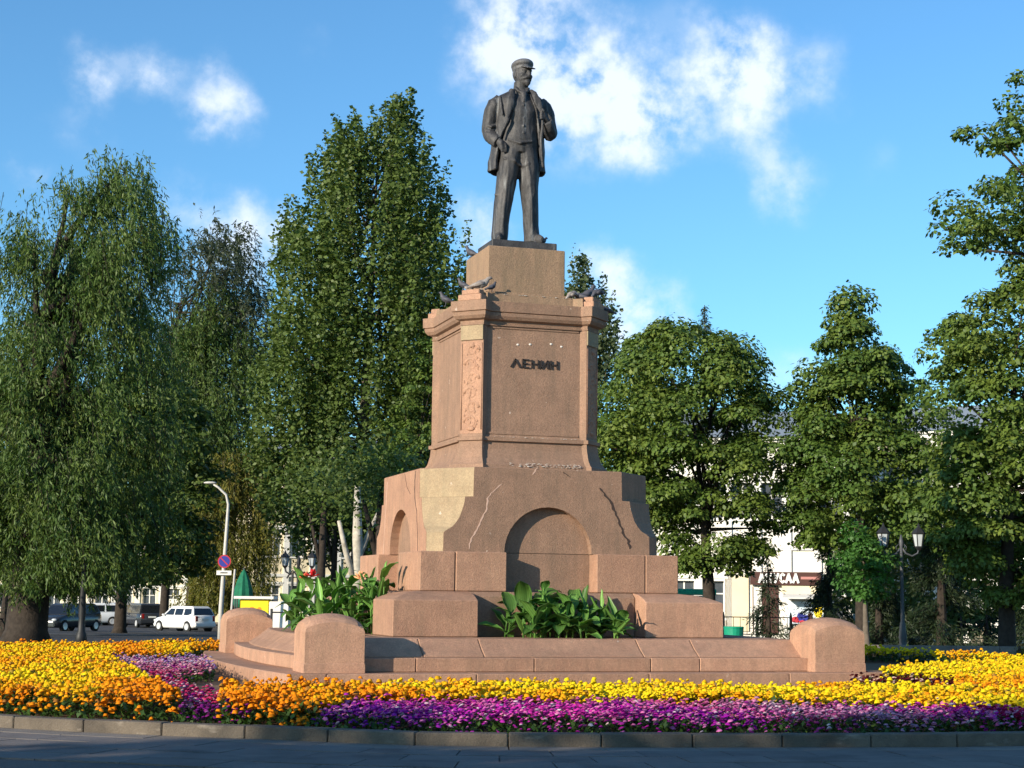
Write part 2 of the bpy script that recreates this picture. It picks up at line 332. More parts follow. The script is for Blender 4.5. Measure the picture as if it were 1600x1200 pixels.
def leaf_material(name, cols, trans=.35, rough=.55):
    """cols: three base colours mixed by clump noise and by leaf"""
    m = bpy.data.materials.new(name); m.use_nodes = True; nt = m.node_tree; L = nt.links.new
    b = nt.nodes['Principled BSDF']; b.inputs['Roughness'].default_value = rough; b.inputs['Specular IOR Level'].default_value = .35
    at = N(nt, 'ShaderNodeAttribute', attribute_name='tint')
    g = N(nt, 'ShaderNodeNewGeometry')
    n1 = N(nt, 'ShaderNodeTexNoise'); n1.inputs['Scale'].default_value = .55; n1.inputs['Detail'].default_value = 3; L(g.outputs['Position'], n1.inputs['Vector'])
    r1 = N(nt, 'ShaderNodeMapRange'); r1.inputs[1].default_value = .35; r1.inputs[2].default_value = .65; L(n1.outputs['Fac'], r1.inputs[0])
    m1 = N(nt, 'ShaderNodeMix', data_type='RGBA'); m1.inputs[6].default_value = (*cols[0], 1); m1.inputs[7].default_value = (*cols[1], 1); L(r1.outputs[0], m1.inputs[0])
    m2 = N(nt, 'ShaderNodeMix', data_type='RGBA'); L(at.outputs['Fac'], m2.inputs[0]); L(m1.outputs[2], m2.inputs[6]); m2.inputs[7].default_value = (*cols[2], 1)
    L(m2.outputs[2], b.inputs['Base Color'])
    t = N(nt, 'ShaderNodeBsdfTranslucent')
    sc = N(nt, 'ShaderNodeVectorMath', operation='MULTIPLY'); sc.inputs[1].default_value = (1.15, 1.25, .6); L(m2.outputs[2], sc.inputs[0]); L(sc.outputs[0], t.inputs['Color'])
    ms = N(nt, 'ShaderNodeMixShader'); ms.inputs[0].default_value = trans
    L(b.outputs[0], ms.inputs[1]); L(t.outputs[0], ms.inputs[2]); L(ms.outputs[0], nt.nodes['Material Output'].inputs['Surface'])
    return m
M['leaf_linden'] = leaf_material('linden_leaves', [(.095, .155, .024), (.155, .20, .032), (.055, .10, .018)], .22)
M['leaf_maple'] = leaf_material('maple_leaves', [(.085, .15, .024), (.14, .19, .030), (.05, .095, .018)], .22)
M['leaf_poplar'] = leaf_material('poplar_leaves', [(.085, .13, .024), (.12, .165, .038), (.055, .09, .018)], .25)
M['leaf_willow'] = leaf_material('willow_leaves', [(.075, .135, .024), (.13, .18, .034), (.035, .07, .014)], .25)
M['leaf_sparse'] = leaf_material('bluish_narrow_leaves', [(.045, .065, .035), (.07, .08, .04), (.03, .045, .025)])
M['leaf_olive'] = leaf_material('yellowing_leaves', [(.16, .15, .02), (.22, .18, .03), (.09, .11, .02)])
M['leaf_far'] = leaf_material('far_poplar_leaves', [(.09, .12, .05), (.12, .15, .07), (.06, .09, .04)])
M['leaf_dark'] = leaf_material('dark_needles', [(.018, .035, .012), (.03, .045, .015), (.012, .025, .01)], .1)
M['leaf_young'] = leaf_material('young_tree_leaves', [(.055, .16, .025), (.09, .21, .035), (.035, .10, .016)])
M['canna'] = leaf_material('canna_leaves', [(.15, .32, .065), (.22, .42, .10), (.09, .22, .045)], .4, .42)
M['foliage_low'] = leaf_material('bedding_leaves', [(.04, .09, .015), (.06, .12, .02), (.025, .06, .012)], .2)
def petal_material(name):
    m = bpy.data.materials.new(name); m.use_nodes = True; nt = m.node_tree
    b = nt.nodes['Principled BSDF']; b.inputs['Roughness'].default_value = .7; b.inputs['Specular IOR Level'].default_value = .15
    at = N(nt, 'ShaderNodeAttribute', attribute_name='petal'); nt.links.new(at.outputs['Color'], b.inputs['Base Color'])
    t = N(nt, 'ShaderNodeBsdfTranslucent'); nt.links.new(at.outputs['Color'], t.inputs['Color'])
    ms = N(nt, 'ShaderNodeMixShader'); ms.inputs[0].default_value = .25
    nt.links.new(b.outputs[0], ms.inputs[1]); nt.links.new(t.outputs[0], ms.inputs[2]); nt.links.new(ms.outputs[0], nt.nodes['Material Output'].inputs['Surface'])
    return m
M['petal'] = petal_material('flower_petals')

# ------------------------------------------------------------------ ground, road, paving
def fan_pt(D, L):
    return Vector((CAM.x + FH.x * D + FH.y * L, CAM.y + FH.y * D - FH.x * L, 0))
def ground_sheet(name, D0, D1, L0, L1, dz, mat, nL=1):
    Ds = sorted(set([D0, D1] + [d for d in (52, 105) if D0 < d < D1]))
    mb = MB(); vs = []; fs = []
    for d in Ds:
        for l in (L0, L1):
            p = fan_pt(d, l); vs.append((p.x, p.y, gz(d) + dz))
    for k in range(len(Ds) - 1): fs.append((2*k, 2*k+1, 2*k+3, 2*k+2))
    mb.poly(vs, fs); o = mb.build(name, mat); o['kind'] = 'structure'
    return o
ground_sheet('ground', -400, 1500, -900, 900, -.012, M['lawn'])
ground_sheet('plaza_pavement', -60, 46.5, -70, 70, -.004, M['plaza'])
ground_sheet('street', 56, 121, -60, 16, .004, M['asphalt'])
ground_sheet('pavement', 49.5, 55.7, -60, 8, .004, M['plaza'])
kb = ground_sheet('far_pavement', 121.2, 129, -60, 16, .10, M['paver_light'])
for L0_ in np.arange(6.4, 40, 1.2):
    a_, b_ = fan_pt(46.75, L0_ + .006), fan_pt(46.75, L0_ + 1.194); c_, d_ = fan_pt(46.95, L0_ + 1.194), fan_pt(46.95, L0_ + .006)
    if L0_ < 7: far_kerb = tag(MB().prism([tuple(fan_pt(46.75, 6.4))[:2], tuple(fan_pt(46.75, 40))[:2], tuple(fan_pt(46.95, 40))[:2], tuple(fan_pt(46.95, 6.4))[:2]], -.05, .1).build('kerb', M['mortar']), kind='structure')
    MB().prism([(p.x, p.y) for p in (a_, b_, c_, d_)], -.05, .36).build('kerbstone', M['paver_light'], far_kerb, bevel=.015)
ground_sheet('park_path', 62, 66, 3, 60, .006, M['soil'])
o = ground_sheet('road_marking', 75.6, 76.4, -24, 3, .010, M['paint_line'])
o = ground_sheet('road_marking', 88, 88.25, -24, 3, .010, M['paint_line'])

# closed flower bed with its kerb
KP = [(-13.6,-7.6),(-9.99,-12.1),(-7.3,-14.1),(-5.3,-15.35),(-2.0,-16.0),(.9,-16.35),(4.6,-15.9),(8.6,-12.6),(11.3,-6.5),(12.2,.2),(11.9,5.6),(10,9.0),(4,10.6),(-3,10.2),(-8.5,7.2),(-13,5.6),(-15.6,1),(-15.5,-3.8)]
def catmull(P, n):
    out = []
    for i in range(len(P)):
        p0, p1, p2, p3 = [Vector(P[(i + k - 1) % len(P)]) for k in range(4)]
        for k in range(n):
            t = k / n
            out.append(.5 * ((2 * p1) + (-p0 + p2) * t + (2*p0 - 5*p1 + 4*p2 - p3) * t*t + (-p0 + 3*p1 - 3*p2 + p3) * t**3))
    return out
dense = catmull(KP, 40)
def resample(P, step):
    P = P + [P[0]]; L = [0]
    for a, b in zip(P, P[1:]): L.append(L[-1] + (b - a).length)
    n = int(round(L[-1] / step)); out = []; j = 0
    for k in range(n):
        s = L[-1] * k / n
        while L[j + 1] < s: j += 1
        out.append(P[j].lerp(P[j + 1], (s - L[j]) / (L[j + 1] - L[j])))
    return out
def offset(P, d):
    n = len(P); out = []
    for i in range(n):
        t = (P[(i + 1) % n] - P[i - 1]).normalized(); out.append(P[i] + Vector((-t.y, t.x)) * d)   # ccw: inward is left
    return out
KL = resample(dense, 1.0)                       # kerb nodes on the outer face
KI = offset(KL, .22)
bed_in = offset(KL, .20)
mb = MB(); mb.poly([(p.x, p.y, .06) for p in bed_in], [tuple(range(len(bed_in)))])
tag(mb.build('bed_soil', M['soil']), kind='structure')
kerb = MB().prism([(p.x, p.y) for p in offset(KL, .03)], -.02, .0).build('kerb', M['mortar']); kerb['kind'] = 'structure'
for i in range(len(KL)):
    a, b, c, d = KL[i], KL[(i + 1) % len(KL)], KI[(i + 1) % len(KL)], KI[i]
    g = .006
    a2, b2 = a.lerp(b, g), b.lerp(a, g); d2, c2 = d.lerp(c, g), c.lerp(d, g)
    dz = random.uniform(-.006, .006)
    MB().prism([(a2.x, a2.y), (b2.x, b2.y), (c2.x, c2.y), (d2.x, d2.y)], -.05, .15 + dz).build('kerbstone', M['kerb'], kerb, bevel=.012)
# rings of paving slabs in front of the bed
pav = tag(MB().prism([(-3, -26), (-2.9, -26), (-2.9, -25.9)], -.02, -.001).build('footway', M['mortar']), kind='structure')
inner = KL
for ring in range(5):
    w = (.42, .6, .6, .6, .6)[ring]; off0 = sum((.42, .6, .6, .6, .6)[:ring]) + .012
    A = resample(offset(dense, -off0), 1.0 if ring == 0 else .9); B_ = None
    n = len(A)
    for i in range(n):
        a, b = A[i], A[(i + 1) % n]
        if not (a.y < -9.5 and -12 < a.x < 7 and a.x + b.x < 12): continue
        t = (b - a).normalized(); nn = Vector((t.y, -t.x))
        t0 = (A[(i + 1) % n] - A[i - 1]).normalized(); t1 = (A[(i + 2) % n] - a).normalized()
        na, nb_ = Vector((t0.y, -t0.x)), Vector((t1.y, -t1.x))
        g = .008
        q = [a + t * g, a + na * (w - .014) + t * g, b + nb_ * (w - .014) - t * g, b - t * g]
        MB().prism([(p.x, p.y) for p in q], -.03, .012 + random.uniform(-.003, .003)).build('paver', M['paver_light'] if ring == 0 else M['paver'], pav)

# ------------------------------------------------------------------ the monument pedestal
mon = thing('monument_pedestal', 'tall stepped pink granite pedestal with arched niches carrying the bronze statue', 'monument pedestal')
def rot4(pts, k):
    for _ in range(k): pts = [(-y, x) for x, y in pts]
    return pts
BUL = .42
def bulge(x, h):      # outward bow of the two stair sides
    return BUL * (1 - (x / h) ** 2)
def course(h, inner, z0, z1, joints, mat, profile=None, bow=True):
    for k in range(4):
        js = [-h] + [j for j in joints[k % len(joints)] if abs(j) < h - .2] + [h]
        curved = bow and k in (1, 3)
        for a, b in zip(js, js[1:]):
            g = .005
            a_, b_ = (a + g if a > -h else a), (b - g if b < h else b)
            nseg = 4 if curved else 1
            xs = [a_ + (b_ - a_) * i / nseg for i in range(nseg + 1)]
            def ln(off, mit):     # points of a line parallel to the side at inward offset
                out = []
                for x in xs:
                    hh = h - off
                    xx = max(-hh, min(hh, x)) if mit else x
                    y = -(hh + (bulge(max(-h, min(h, x)), h) if curved else 0))
                    out.append((xx, y))
                return out
            prof = profile or [(0, z0), (0, z1), (h - inner, z1), (h - inner, z0)]
            rings = []
            rows = [ln(off, True) for off, z in prof]
            for i in range(len(xs)):
                rings.append([(*rot4([rows[j][i]], k)[0], prof[j][1]) for j in range(len(prof))])
            MB().rings(rings).build('step_stone', mat, mon, bevel=.014)
course(5.46, 4.3, 0, .29, [[-4.9 + .05, -2.3, .81, 3.49, 4.85], [-3.2, -1.0, 1.4, 3.6], [-3.4, -.6, 2.2], [-3.4, -1.2, 1.0, 3.4]], M['granite'])
course(4.87, 3.9, .292, .53, [[-3.2, -1.09, 1.08, 2.02], [-2.8, -.4, 2.0], [-2, .5, 2.9], [-2.6, 0, 2.4]], M['granite'])
course(4.60, 3.3, .532, .84, [[-3.0, -1.91, 1.06, 2.12], [-2.6, .1, 2.4], [-2, .5, 2.9], [-2.5, .2, 2.6]], M['granite'],
       profile=[(0, .532), (.03, .56), (.20, .66), (.36, .78), (.43, .84), (1.3, .84), (1.3, .532)])
MB().box(-4.4, 4.4, -4.4, 4.4, -.02, .27).box(-4.0, 4.0, -4.0, 4.0, .28, .50).box(-3.5, 3.5, -3.5, 3.5, .5, .83).build('core', M['mortar'], mon)
for i in range(4):
    for j in range(4):
        x0, y0 = -3.35 + i * 1.675, -3.35 + j * 1.675
        MB().box(x0 + .004, x0 + 1.671, y0 + .004, y0 + 1.671, .70, .838).build('floor_slab', M['granite2'], mon)

# corner blocks with rounded tops
def corner_block(cx, cy):
    w = 1.0; h0, hs, ha = .292, 1.05, 1.265
    n = 10; us = [-.5 + i / n for i in range(n + 1)]
    V = []; F = []
    def top(u, v):
        m_ = max(abs(u), abs(v)) * 2
        return hs + (ha - hs) * (1 - (abs(u) * 2) ** 2.1) * .5 + (ha - hs) * (1 - (abs(v) * 2) ** 2.1) * .5 - (.03 if m_ > .98 else 0)
    for j, v in enumerate(us):
        for i, u in enumerate(us):
            s = .965
            V.append((u * w * s, v * w * s, top(u, v) + .12 * ((1 - (2*u)**2) * 0)))
    N1 = n + 1
    for j in range(n):
        for i in range(n): F.append((j*N1+i, j*N1+i+1, (j+1)*N1+i+1, (j+1)*N1+i))
    per = [(i, 0) for i in range(n)] + [(n, j) for j in range(n)] + [(i, n) for i in range(n, 0, -1)] + [(0, j) for j in range(n, 0, -1)]
    loops = [[j * N1 + i for i, j in per]]
    for z, s in ((hs - .09, 1.0), (h0 + .16, 1.0), (h0 + .15, 1.02), (h0, 1.025)):
        base = len(V); loops.append([])
        for q, (i, j) in enumerate(per):
            V.append((us[i] * w * s, us[j] * w * s, z if z != hs - .09 else min(z, V[loops[0][q]][2] - .02))); loops[-1].append(base + q)
    for A, B in zip(loops, loops[1:]):
        for q in range(len(A)):
            r = (q + 1) % len(A); F.append((A[q], B[q], B[r], A[r]))
    F.append(tuple(loops[-1]))
    mb = MB().poly(V, F); o = mb.build('corner_block', M['granite'], mon, (cx, cy, 0), smooth=False)
    return o
for sx in (-1, 1):
    for sy in (-1, 1): corner_block(sx * (5.16 - .5), sy * (5.16 - .5))

# lower and upper pier tiers
def frust(x0, x1, y0, y1, z0, z1, zt, sx, sy, name, mat, slope=.65):
    """block whose top slopes up towards the monument's axis; sx, sy say which outer sides slope"""
    mb = MB()
    def q(f, z):
        a0, a1, b0, b1 = x0, x1, y0, y1
        if sx < 0: a0 += f
        if sx > 0: a1 -= f
        if sy < 0: b0 += f
        if sy > 0: b1 -= f
        return [(a0, b0, z), (a1, b0, z), (a1, b1, z), (a0, b1, z)]
    mb.rings([q(0, z0), q(0, z1), q(slope * .25, z1 + (zt - z1) * .42), q(slope * .6, z1 + (zt - z1) * .82), q(slope, zt)])
    return mb.build(name, mat, mon, bevel=.016)
for sx in (-1, 1):
    for sy in (-1, 1):
        xs = sorted((sx * 3.234, sx * 1.635)); ys = sorted((sy * 3.234, sy * 1.635))
        frust(xs[0], xs[1], ys[0], ys[1], .842, 1.50, 1.665, sx, sy, 'pier_stone', M['granite'])
for k in range(4):     # back wall of each planter recess
    pts = rot4([(-1.625, -2.72), (1.625, -2.72), (1.625, -2.2), (-1.625, -2.2)], k)
    r2 = rot4([(-1.625, -2.58), (1.625, -2.58), (1.625, -2.2), (-1.625, -2.2)], k)
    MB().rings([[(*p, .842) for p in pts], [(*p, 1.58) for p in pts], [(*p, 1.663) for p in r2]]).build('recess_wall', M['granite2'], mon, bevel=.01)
for k in range(4):
    # each face of the upper tier: two stones either side of the niche
    for a, b in ((-2.58, -1.905), (-1.89, -.90), (.90, 1.89), (1.905, 2.58)):
        corner = abs(a) > 2.5 or abs(b) > 2.5
        if corner and b > 0: continue
        if corner:
            pts = rot4([(-2.58, -2.58), (-1.905, -2.58), (-1.905, -1.905), (-2.58, -1.905)], k)
        else:
            pts = rot4([(a, -2.58), (b, -2.58), (b, -1.95), (a, -1.95)], k)
        MB().prism(pts, 1.668, 2.40).build('tier_stone', M['granite'] if corner or a < 0 else M['granite'], mon, bevel=.016)
MB().box(-1.9, 1.9, -1.9, 1.9, .842, 2.398).build('core', M['mortar'], mon)
for k in range(4):     # niche back panels
    pts = rot4([(-.93, -2.165), (.93, -2.165), (.93, -1.95), (-.93, -1.95)], k)
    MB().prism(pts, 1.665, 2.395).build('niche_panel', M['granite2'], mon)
    # arched upper half of the panel
    n = 14; arc = [(.95 * math.cos(math.pi * i / n), 2.405 + .95 * math.sin(math.pi * i / n)) for i in range(n + 1)]
    f = [(*rot4([(x, -2.165)], k)[0], z) for x, z in arc]; bk = [(*rot4([(x, -2.05)], k)[0], z) for x, z in arc]
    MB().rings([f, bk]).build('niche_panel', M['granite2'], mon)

# drum: octagon whose cut corners widen upwards, arch cut into each face
DZ = [(2.402, 2.075), (2.76, 2.07), (2.80, 2.02), (2.87, 1.90), (2.95, 1.83), (3.05, 1.765), (3.17, 1.72), (3.30, 1.68), (3.44, 1.66), (3.445, 1.50), (4.0, 1.49)]
DH = 2.34
for k in range(4):
    prof = [(e, z) for z, e in DZ]
    n = 18; arc = [(.88 * math.cos(math.pi * i / n), 2.402 + .88 * math.sin(math.pi * i / n)) for i in range(n + 1)]
    loop = [(-.0 + e, z) for e, z in prof]                      # right side going up
    loop = loop + [(-e, z) for e, z in reversed(prof)]          # left side going down
    outline = loop + [(-a[0], a[1]) for a in arc]               # bottom left to arch, over to bottom right
    f = [(x, -DH, z) for x, z in outline]
    bm = bmesh.new(); vs_ = [bm.verts.new((*rot4([(x, y)], k)[0], z)) for x, y, z in f]
    face = bm.faces.new(vs_)
    r = bmesh.ops.extrude_face_region(bm, geom=[face])
    back = rot4([(0, .30)], k)[0]
    bmesh.ops.translate(bm, verts=[g_ for g_ in r['geom'] if isinstance(g_, bmesh.types.BMVert)], vec=(back[0], back[1], 0))
    bmesh.ops.recalc_face_normals(bm, faces=bm.faces)
    bmesh.ops.triangulate(bm, faces=[f_ for f_ in bm.faces if len(f_.verts) > 4])
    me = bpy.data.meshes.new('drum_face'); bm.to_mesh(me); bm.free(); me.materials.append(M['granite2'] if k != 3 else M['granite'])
    add('drum_face', me, mon)
# corner stones of the drum (buff, patched)
for k in range(4):
    def corner_stone(z0, z1, zz):
        rings = []
        for z, e in zz:
            pts = rot4([(-DH + .002, -e), (-e, -DH + .002), (-e + .25, -DH + .30), (-DH + .30, -e + .25)], k)
            rings.append([(p[0], p[1], z) for p in pts])
        MB().rings(rings).build('corner_stone', M['granite_buff'] if k in (0, 3) else M['granite2'], mon, bevel=.006)
    corner_stone(3.45, 4.0, DZ[-2:]); corner_stone(2.765, 3.445, DZ[1:-2]); corner_stone(2.402, 2.76, DZ[:2])
MB().prism([(a * 1.0, b) for a, b in [(-1.4,-2.05),(1.4,-2.05),(2.05,-1.4),(2.05,1.4),(1.4,2.05),(-1.4,2.05),(-2.05,1.4),(-2.05,-1.4)]], 2.402, 3.998).build('core', M['mortar'], mon)
MB().prism([(-1.49,-2.33),(1.49,-2.33),(2.33,-1.49),(2.33,1.49),(1.49,2.33),(-1.49,2.33),(-2.33,1.49),(-2.33,-1.49)], 3.96, 4.012).build('drum_top', M['granite2'], mon, bevel=.01)

# open and mortared joints running over the front arch
def crack(px, mat, w, name):
    P = []
    for x, y in px:
        p = pt(x, y, 31); d = (p - CAM); t = (-DH - .004 - CAM.y) / d.y; q = CAM + d * t; P.append((q.x, q.z))
    P2 = []
    for a, b in zip(P, P[1:]):
        for s in range(4):
            t = s / 4; P2.append((a[0] + (b[0]-a[0])*t + random.uniform(-.018, .018), a[1] + (b[1]-a[1])*t))
    P2.append(P[-1]); V = []; F = []
    for i, (x, z) in enumerate(P2):
        ww = w * random.uniform(.6, 1.3) * (.35 if i in (0, len(P2) - 1) else 1)
        V += [(x - ww/2, -DH - .004, z), (x + ww/2, -DH - .004, z), (x + ww/2, -DH + .03, z), (x - ww/2, -DH + .03, z)]
    mb = MB(); mb.rings([V[i*4:i*4+4] for i in range(len(P2))]); mb.build(name, mat, mon)
crack([(936,762),(944,771),(955,786),(961,800),(968,818),(974,833),(982,846),(984,858)], M['mortar'], .05, 'open_joint')
crack([(880,737),(892,746)], M['mortar'], .03, 'open_joint')
crack([(784,756),(770,768),(762,779),(760,795),(752,812),(745,828),(735,842),(733,858)], M['pale_mortar'], .028, 'mortared_joint')
crack([(840,731),(832,742)], M['pale_mortar'], .03, 'mortared_joint')

def side_crack(pts, mat, w, name):      # the same on the left face; pts are (y, z)
    P2 = []
    for a, b in zip(pts, pts[1:]):
        for s in range(4):
            t = s / 4; P2.append((a[0] + (b[0]-a[0])*t + random.uniform(-.012, .012), a[1] + (b[1]-a[1])*t))
    P2.append(pts[-1]); rr = []
    for y, z in P2:
        ww = w * random.uniform(.6, 1.2)
        rr.append([(-DH - .004, y - ww/2, z), (-DH - .004, y + ww/2, z), (-DH + .03, y + ww/2, z), (-DH + .03, y - ww/2, z)])
    MB().rings(rr).build(name, mat, mon)
side_crack([(-1.20, 3.98), (-1.12, 3.8), (-1.15, 3.45), (-1.32, 3.2), (-1.38, 2.9), (-1.45, 2.42)], M['mortar'], .035, 'open_joint')
side_crack([(-.3, 3.98), (-.5, 3.7), (-.78, 3.55)], M['mortar'], .02, 'open_joint')
side_crack([(1.2, 3.9), (1.3, 3.3), (1.45, 2.42)], M['pale_mortar'], .03, 'mortared_joint')
# shaft of sixteen corners
def shaft_plan(yp, p, q):
    # diagonal pier faces from (p,q) to (q,p); returns run inwards at 45 degrees to the panel line
    t = p - yp; t = max(t, 0)
    base = [(-q - 0 + t, -yp), ]
    c = []
    for k in range(4):
        # corner k starts with front-right of side k : (q-t,-yp),(q,-p),(p,-q),(yp,-q+t)
        c += rot4([(q - t, -yp), (q, -p), (p, -q), (yp, -(q - t))], k)
    return c
def shaft_seg(name, levels, mat, bev=0):
    mb = MB(); mb.rings([[(x, y, z) for x, y in shaft_plan(yp, p, q)] for z, yp, p, q in levels])
    return mb.build(name, mat, mon, bevel=bev)
shaft_seg('shaft_base', [(4.012, 1.58, 1.66, 1.12), (4.13, 1.57, 1.65, 1.12), (4.17, 1.52, 1.60, 1.11), (4.28, 1.44, 1.52, 1.10), (4.45, 1.39, 1.47, 1.09), (4.60, 1.375, 1.455, 1.085),
                         (4.61, 1.43, 1.50, 1.10), (4.68, 1.43, 1.50, 1.10), (4.69, 1.36, 1.45, 1.082), (4.74, 1.34, 1.44, 1.08)], M['granite2'])
shaft_seg('shaft', [(4.741, 1.335, 1.44, 1.08), (6.899, 1.335, 1.44, 1.08)], M['granite2'])
shaft_seg('cornice', [(6.901, 1.38, 1.47, 1.09), (6.93, 1.385, 1.475, 1.09), (6.94, 1.36, 1.46, 1.085), (6.99, 1.37, 1.465, 1.085), (7.02, 1.44, 1.56, 1.10), (7.08, 1.475, 1.62, 1.105), (7.14, 1.48, 1.635, 1.107),
                      (7.155, 1.46, 1.62, 1.105), (7.17, 1.49, 1.665, 1.108), (7.37, 1.495, 1.67, 1.11)], M['granite2'])
shaft_seg('cornice_step', [(7.371, 1.26, 1.42, 1.0), (7.56, 1.25, 1.40, 1.0)], M['granite_ped'])
MB().box(-.97, .97, -.97, .97, 7.56, 7.63).build('cornice_step', M['granite_ped'], mon, bevel=.01)
# margin strips framing the front and side panels
for k in range(4):
    for x0, x1, z0, z1 in ((-.95, .95, 6.85, 6.895), (-.95, .95, 4.745, 4.79)):
        pts = rot4([(x0, -1.352), (x1, -1.352), (x1, -1.32), (x0, -1.32)], k)
        MB().prism(pts, z0, z1).build('panel_margin', M['granite2'], mon, bevel=.006)
# pale droppings along the ledges of the front
bm_ = MB()
for i in range(150):
    if i < 110: x, y, z = random.uniform(-.55, .95), -1.60 + random.uniform(0, .04), 4.135 + random.uniform(-.035, .04)
    else: x, y, z = random.uniform(-.9, .9), -1.44, 4.69
    if i > 128: x, y, z = random.uniform(-.8, .8), -1.26, 7.563
    r = random.uniform(.006, .017)
    bm_.ell((x, y, z), (r * 1.6, r, r * .35), 6, 4)
tag(bm_.build('droppings', M['droppings'], mon), kind='stuff')

# carved scroll relief on the diagonal piers
def relief():
    mb = MB()
    H = 1.72; z0 = 4.82
    mb.box(-.235, -.215, -.018, 0, z0, z0 + H).box(.215, .235, -.018, 0, z0, z0 + H)
    for i in range(6):
        zc = z0 + .15 + i * .285; sgn = 1 if i % 2 else -1
        pts = []; rad = []
        for t in range(15):
            a = t / 14 * 2.6 * math.pi; r = .15 * (1 - t / 17)
            pts.append((sgn * (.02 + r * math.cos(a)), .012, zc + r * .95 * math.sin(a))); rad.append(.042 * (1 - t / 26))
        mb.tube(pts, rad, 6, .8)
        for q in range(7):
            a = random.uniform(0, 6.28); x = random.uniform(-.17, .17); z = zc - .13 + q * .035
            mb.tube([(x, .008, z), (x + .04 * math.cos(a), .006, z + .05), (x + .02 * math.cos(a), .008, z + .10)], [.010, .030, .008], 5)
    mb.ell((0, -.005, z0 + H - .04), (.07, .03, .06), 8, 6); mb.ell((0, -.005, z0 + .02), (.09, .03, .05), 8, 6)
    return mb.mesh('carved_relief', M['granite'], smooth=True)
rel = relief()
for k in range(4):
    a = [R_(-45), R_(45), R_(135), R_(225)][k]
    c = (1.44 + 1.08) / 2 * math.sqrt(2)
    add('carved_relief', rel, mon, (math.sin(a) * c, -math.cos(a) * c, 0), (0, 0, a))
# buff facing slab behind each carving
for k in range(4):
    c = (1.44 + 1.08) / 2; d = .7071
    n_ = (-d, -d); t_ = (d, -d); cx, cy = -c, -c
    q = [(cx + n_[0] * .004 - t_[0] * .25, cy + n_[1] * .004 - t_[1] * .25), (cx + n_[0] * .004 + t_[0] * .25, cy + n_[1] * .004 + t_[1] * .25),
         (cx - n_[0] * .05 + t_[0] * .25, cy - n_[1] * .05 + t_[1] * .25), (cx - n_[0] * .05 - t_[0] * .25, cy - n_[1] * .05 - t_[1] * .25)]
    MB().prism(rot4(q, k), 4.745, 6.58).build('pier_face', M['granite'], mon)
    q2 = [(x + n_[0] * .022, y + n_[1] * .022) for x, y in q]
    MB().prism(rot4(q2, k), 6.605, 6.895).build('pier_face', M['granite_buff'], mon)
# small blocks on the cornice corners
for k in range(4):
    a = [R_(-45), R_(45), R_(135), R_(225)][k]; c = 1.78
    MB().box(-.26, .26, -.15, .12, 7.372, 7.50).box(-.20, .20, -.11, .10, 7.50, 7.60).build('cornice_block', M['granite'], mon, (math.sin(a) * c, -math.cos(a) * c, 0), (0, 0, a), bevel=.015)
# small pedestal
MB().box(-.82, .82, -.82, .82, 7.632, 8.635).build('statue_pedestal', M['granite_ped'], mon, bevel=.012)
MB().box(-.90, .90, -.90, .90, 7.60, 7.68).build('pedestal_base', M['granite_ped'], mon, bevel=.01)

# the inscription, cut as raised bronze letters
def polyline_letter(strokes, w, d):
    mb = MB()
    for a, b in strokes:
        a = Vector((a[0], 0, a[1])); b = Vector((b[0], 0, b[1])); t = (b - a).normalized(); nrm = Vector((-t.z, 0, t.x)) * w / 2
        a -= t * w * .3; b += t * w * .3
        q = [a - nrm, b - nrm, b + nrm, a + nrm]
        mb.poly([(p.x, -d, p.z) for p in q] + [(p.x, 0, p.z) for p in q], [(0,1,2,3), (7,6,5,4), (0,4,5,1), (1,5,6,2), (2,6,7,3), (3,7,4,0)])
    return mb
GL = {
 'Л': [((0,0),(.45,1)), ((.45,1),(.9,0))],
 'Е': [((0,0),(0,1)), ((0,1),(.6,1)), ((0,0),(.6,0)), ((0,.5),(.5,.5))],
 'Н': [((0,0),(0,1)), ((.65,0),(.65,1)), ((0,.5),(.65,.5))],
 'И': [((0,0),(0,1)), ((.65,0),(.65,1)), ((0,.03),(.65,.97))],
 'А': [((0,0),(.4,1)), ((.4,1),(.8,0)), ((.16,.35),(.64,.35))],
 'І': [((0,0),(0,1))],
 'У': [((0,1),(.35,.45)), ((.7,1),(.2,0))],
 'К': [((0,0),(0,1)), ((0,.5),(.55,1)), ((0,.5),(.6,0))],
 'С': [((.6,.85),(.35,1)), ((.35,1),(.05,.75)), ((.05,.75),(.05,.25)), ((.05,.25),(.35,0)), ((.35,0),(.6,.15))],
 'Т': [((0,1),(.7,1)), ((.35,0),(.35,1))],
}
def lettering(word, width, height, w, d, mat, parent, loc, rz=0):
    adv = [max(max(s[0][0], s[1][0]) for s in GL[c]) for c in word]; gap = .32
    tot = sum(adv) + gap * (len(word) - 1); kx = width / tot; x = -width / 2
    for c, a in zip(word, adv):
        st = [((p[0] * kx, p[1] * height), (q[0] * kx, q[1] * height)) for p, q in GL[c]]
        lx = Vector((x, 0, 0)); lx.rotate(Euler((0, 0, rz)))
        polyline_letter(st, w, d).build('letter', mat, parent, Vector(loc) + lx, (0, 0, rz))
        x += (a + gap) * kx
lettering('ЛЕНИН', .97, .155, .024, .03, M['letter'], mon, (0.0, -1.337, 6.10))
for x, z in ((-.34, 6.55), (-.08, 6.57), (.36, 6.60), (.58, 6.56)):      # pale plugs of lost fixings
    MB().ell((x, -1.336, z), (.028, .014, .022), 8, 5).build('plug', M['droppings'], mon)

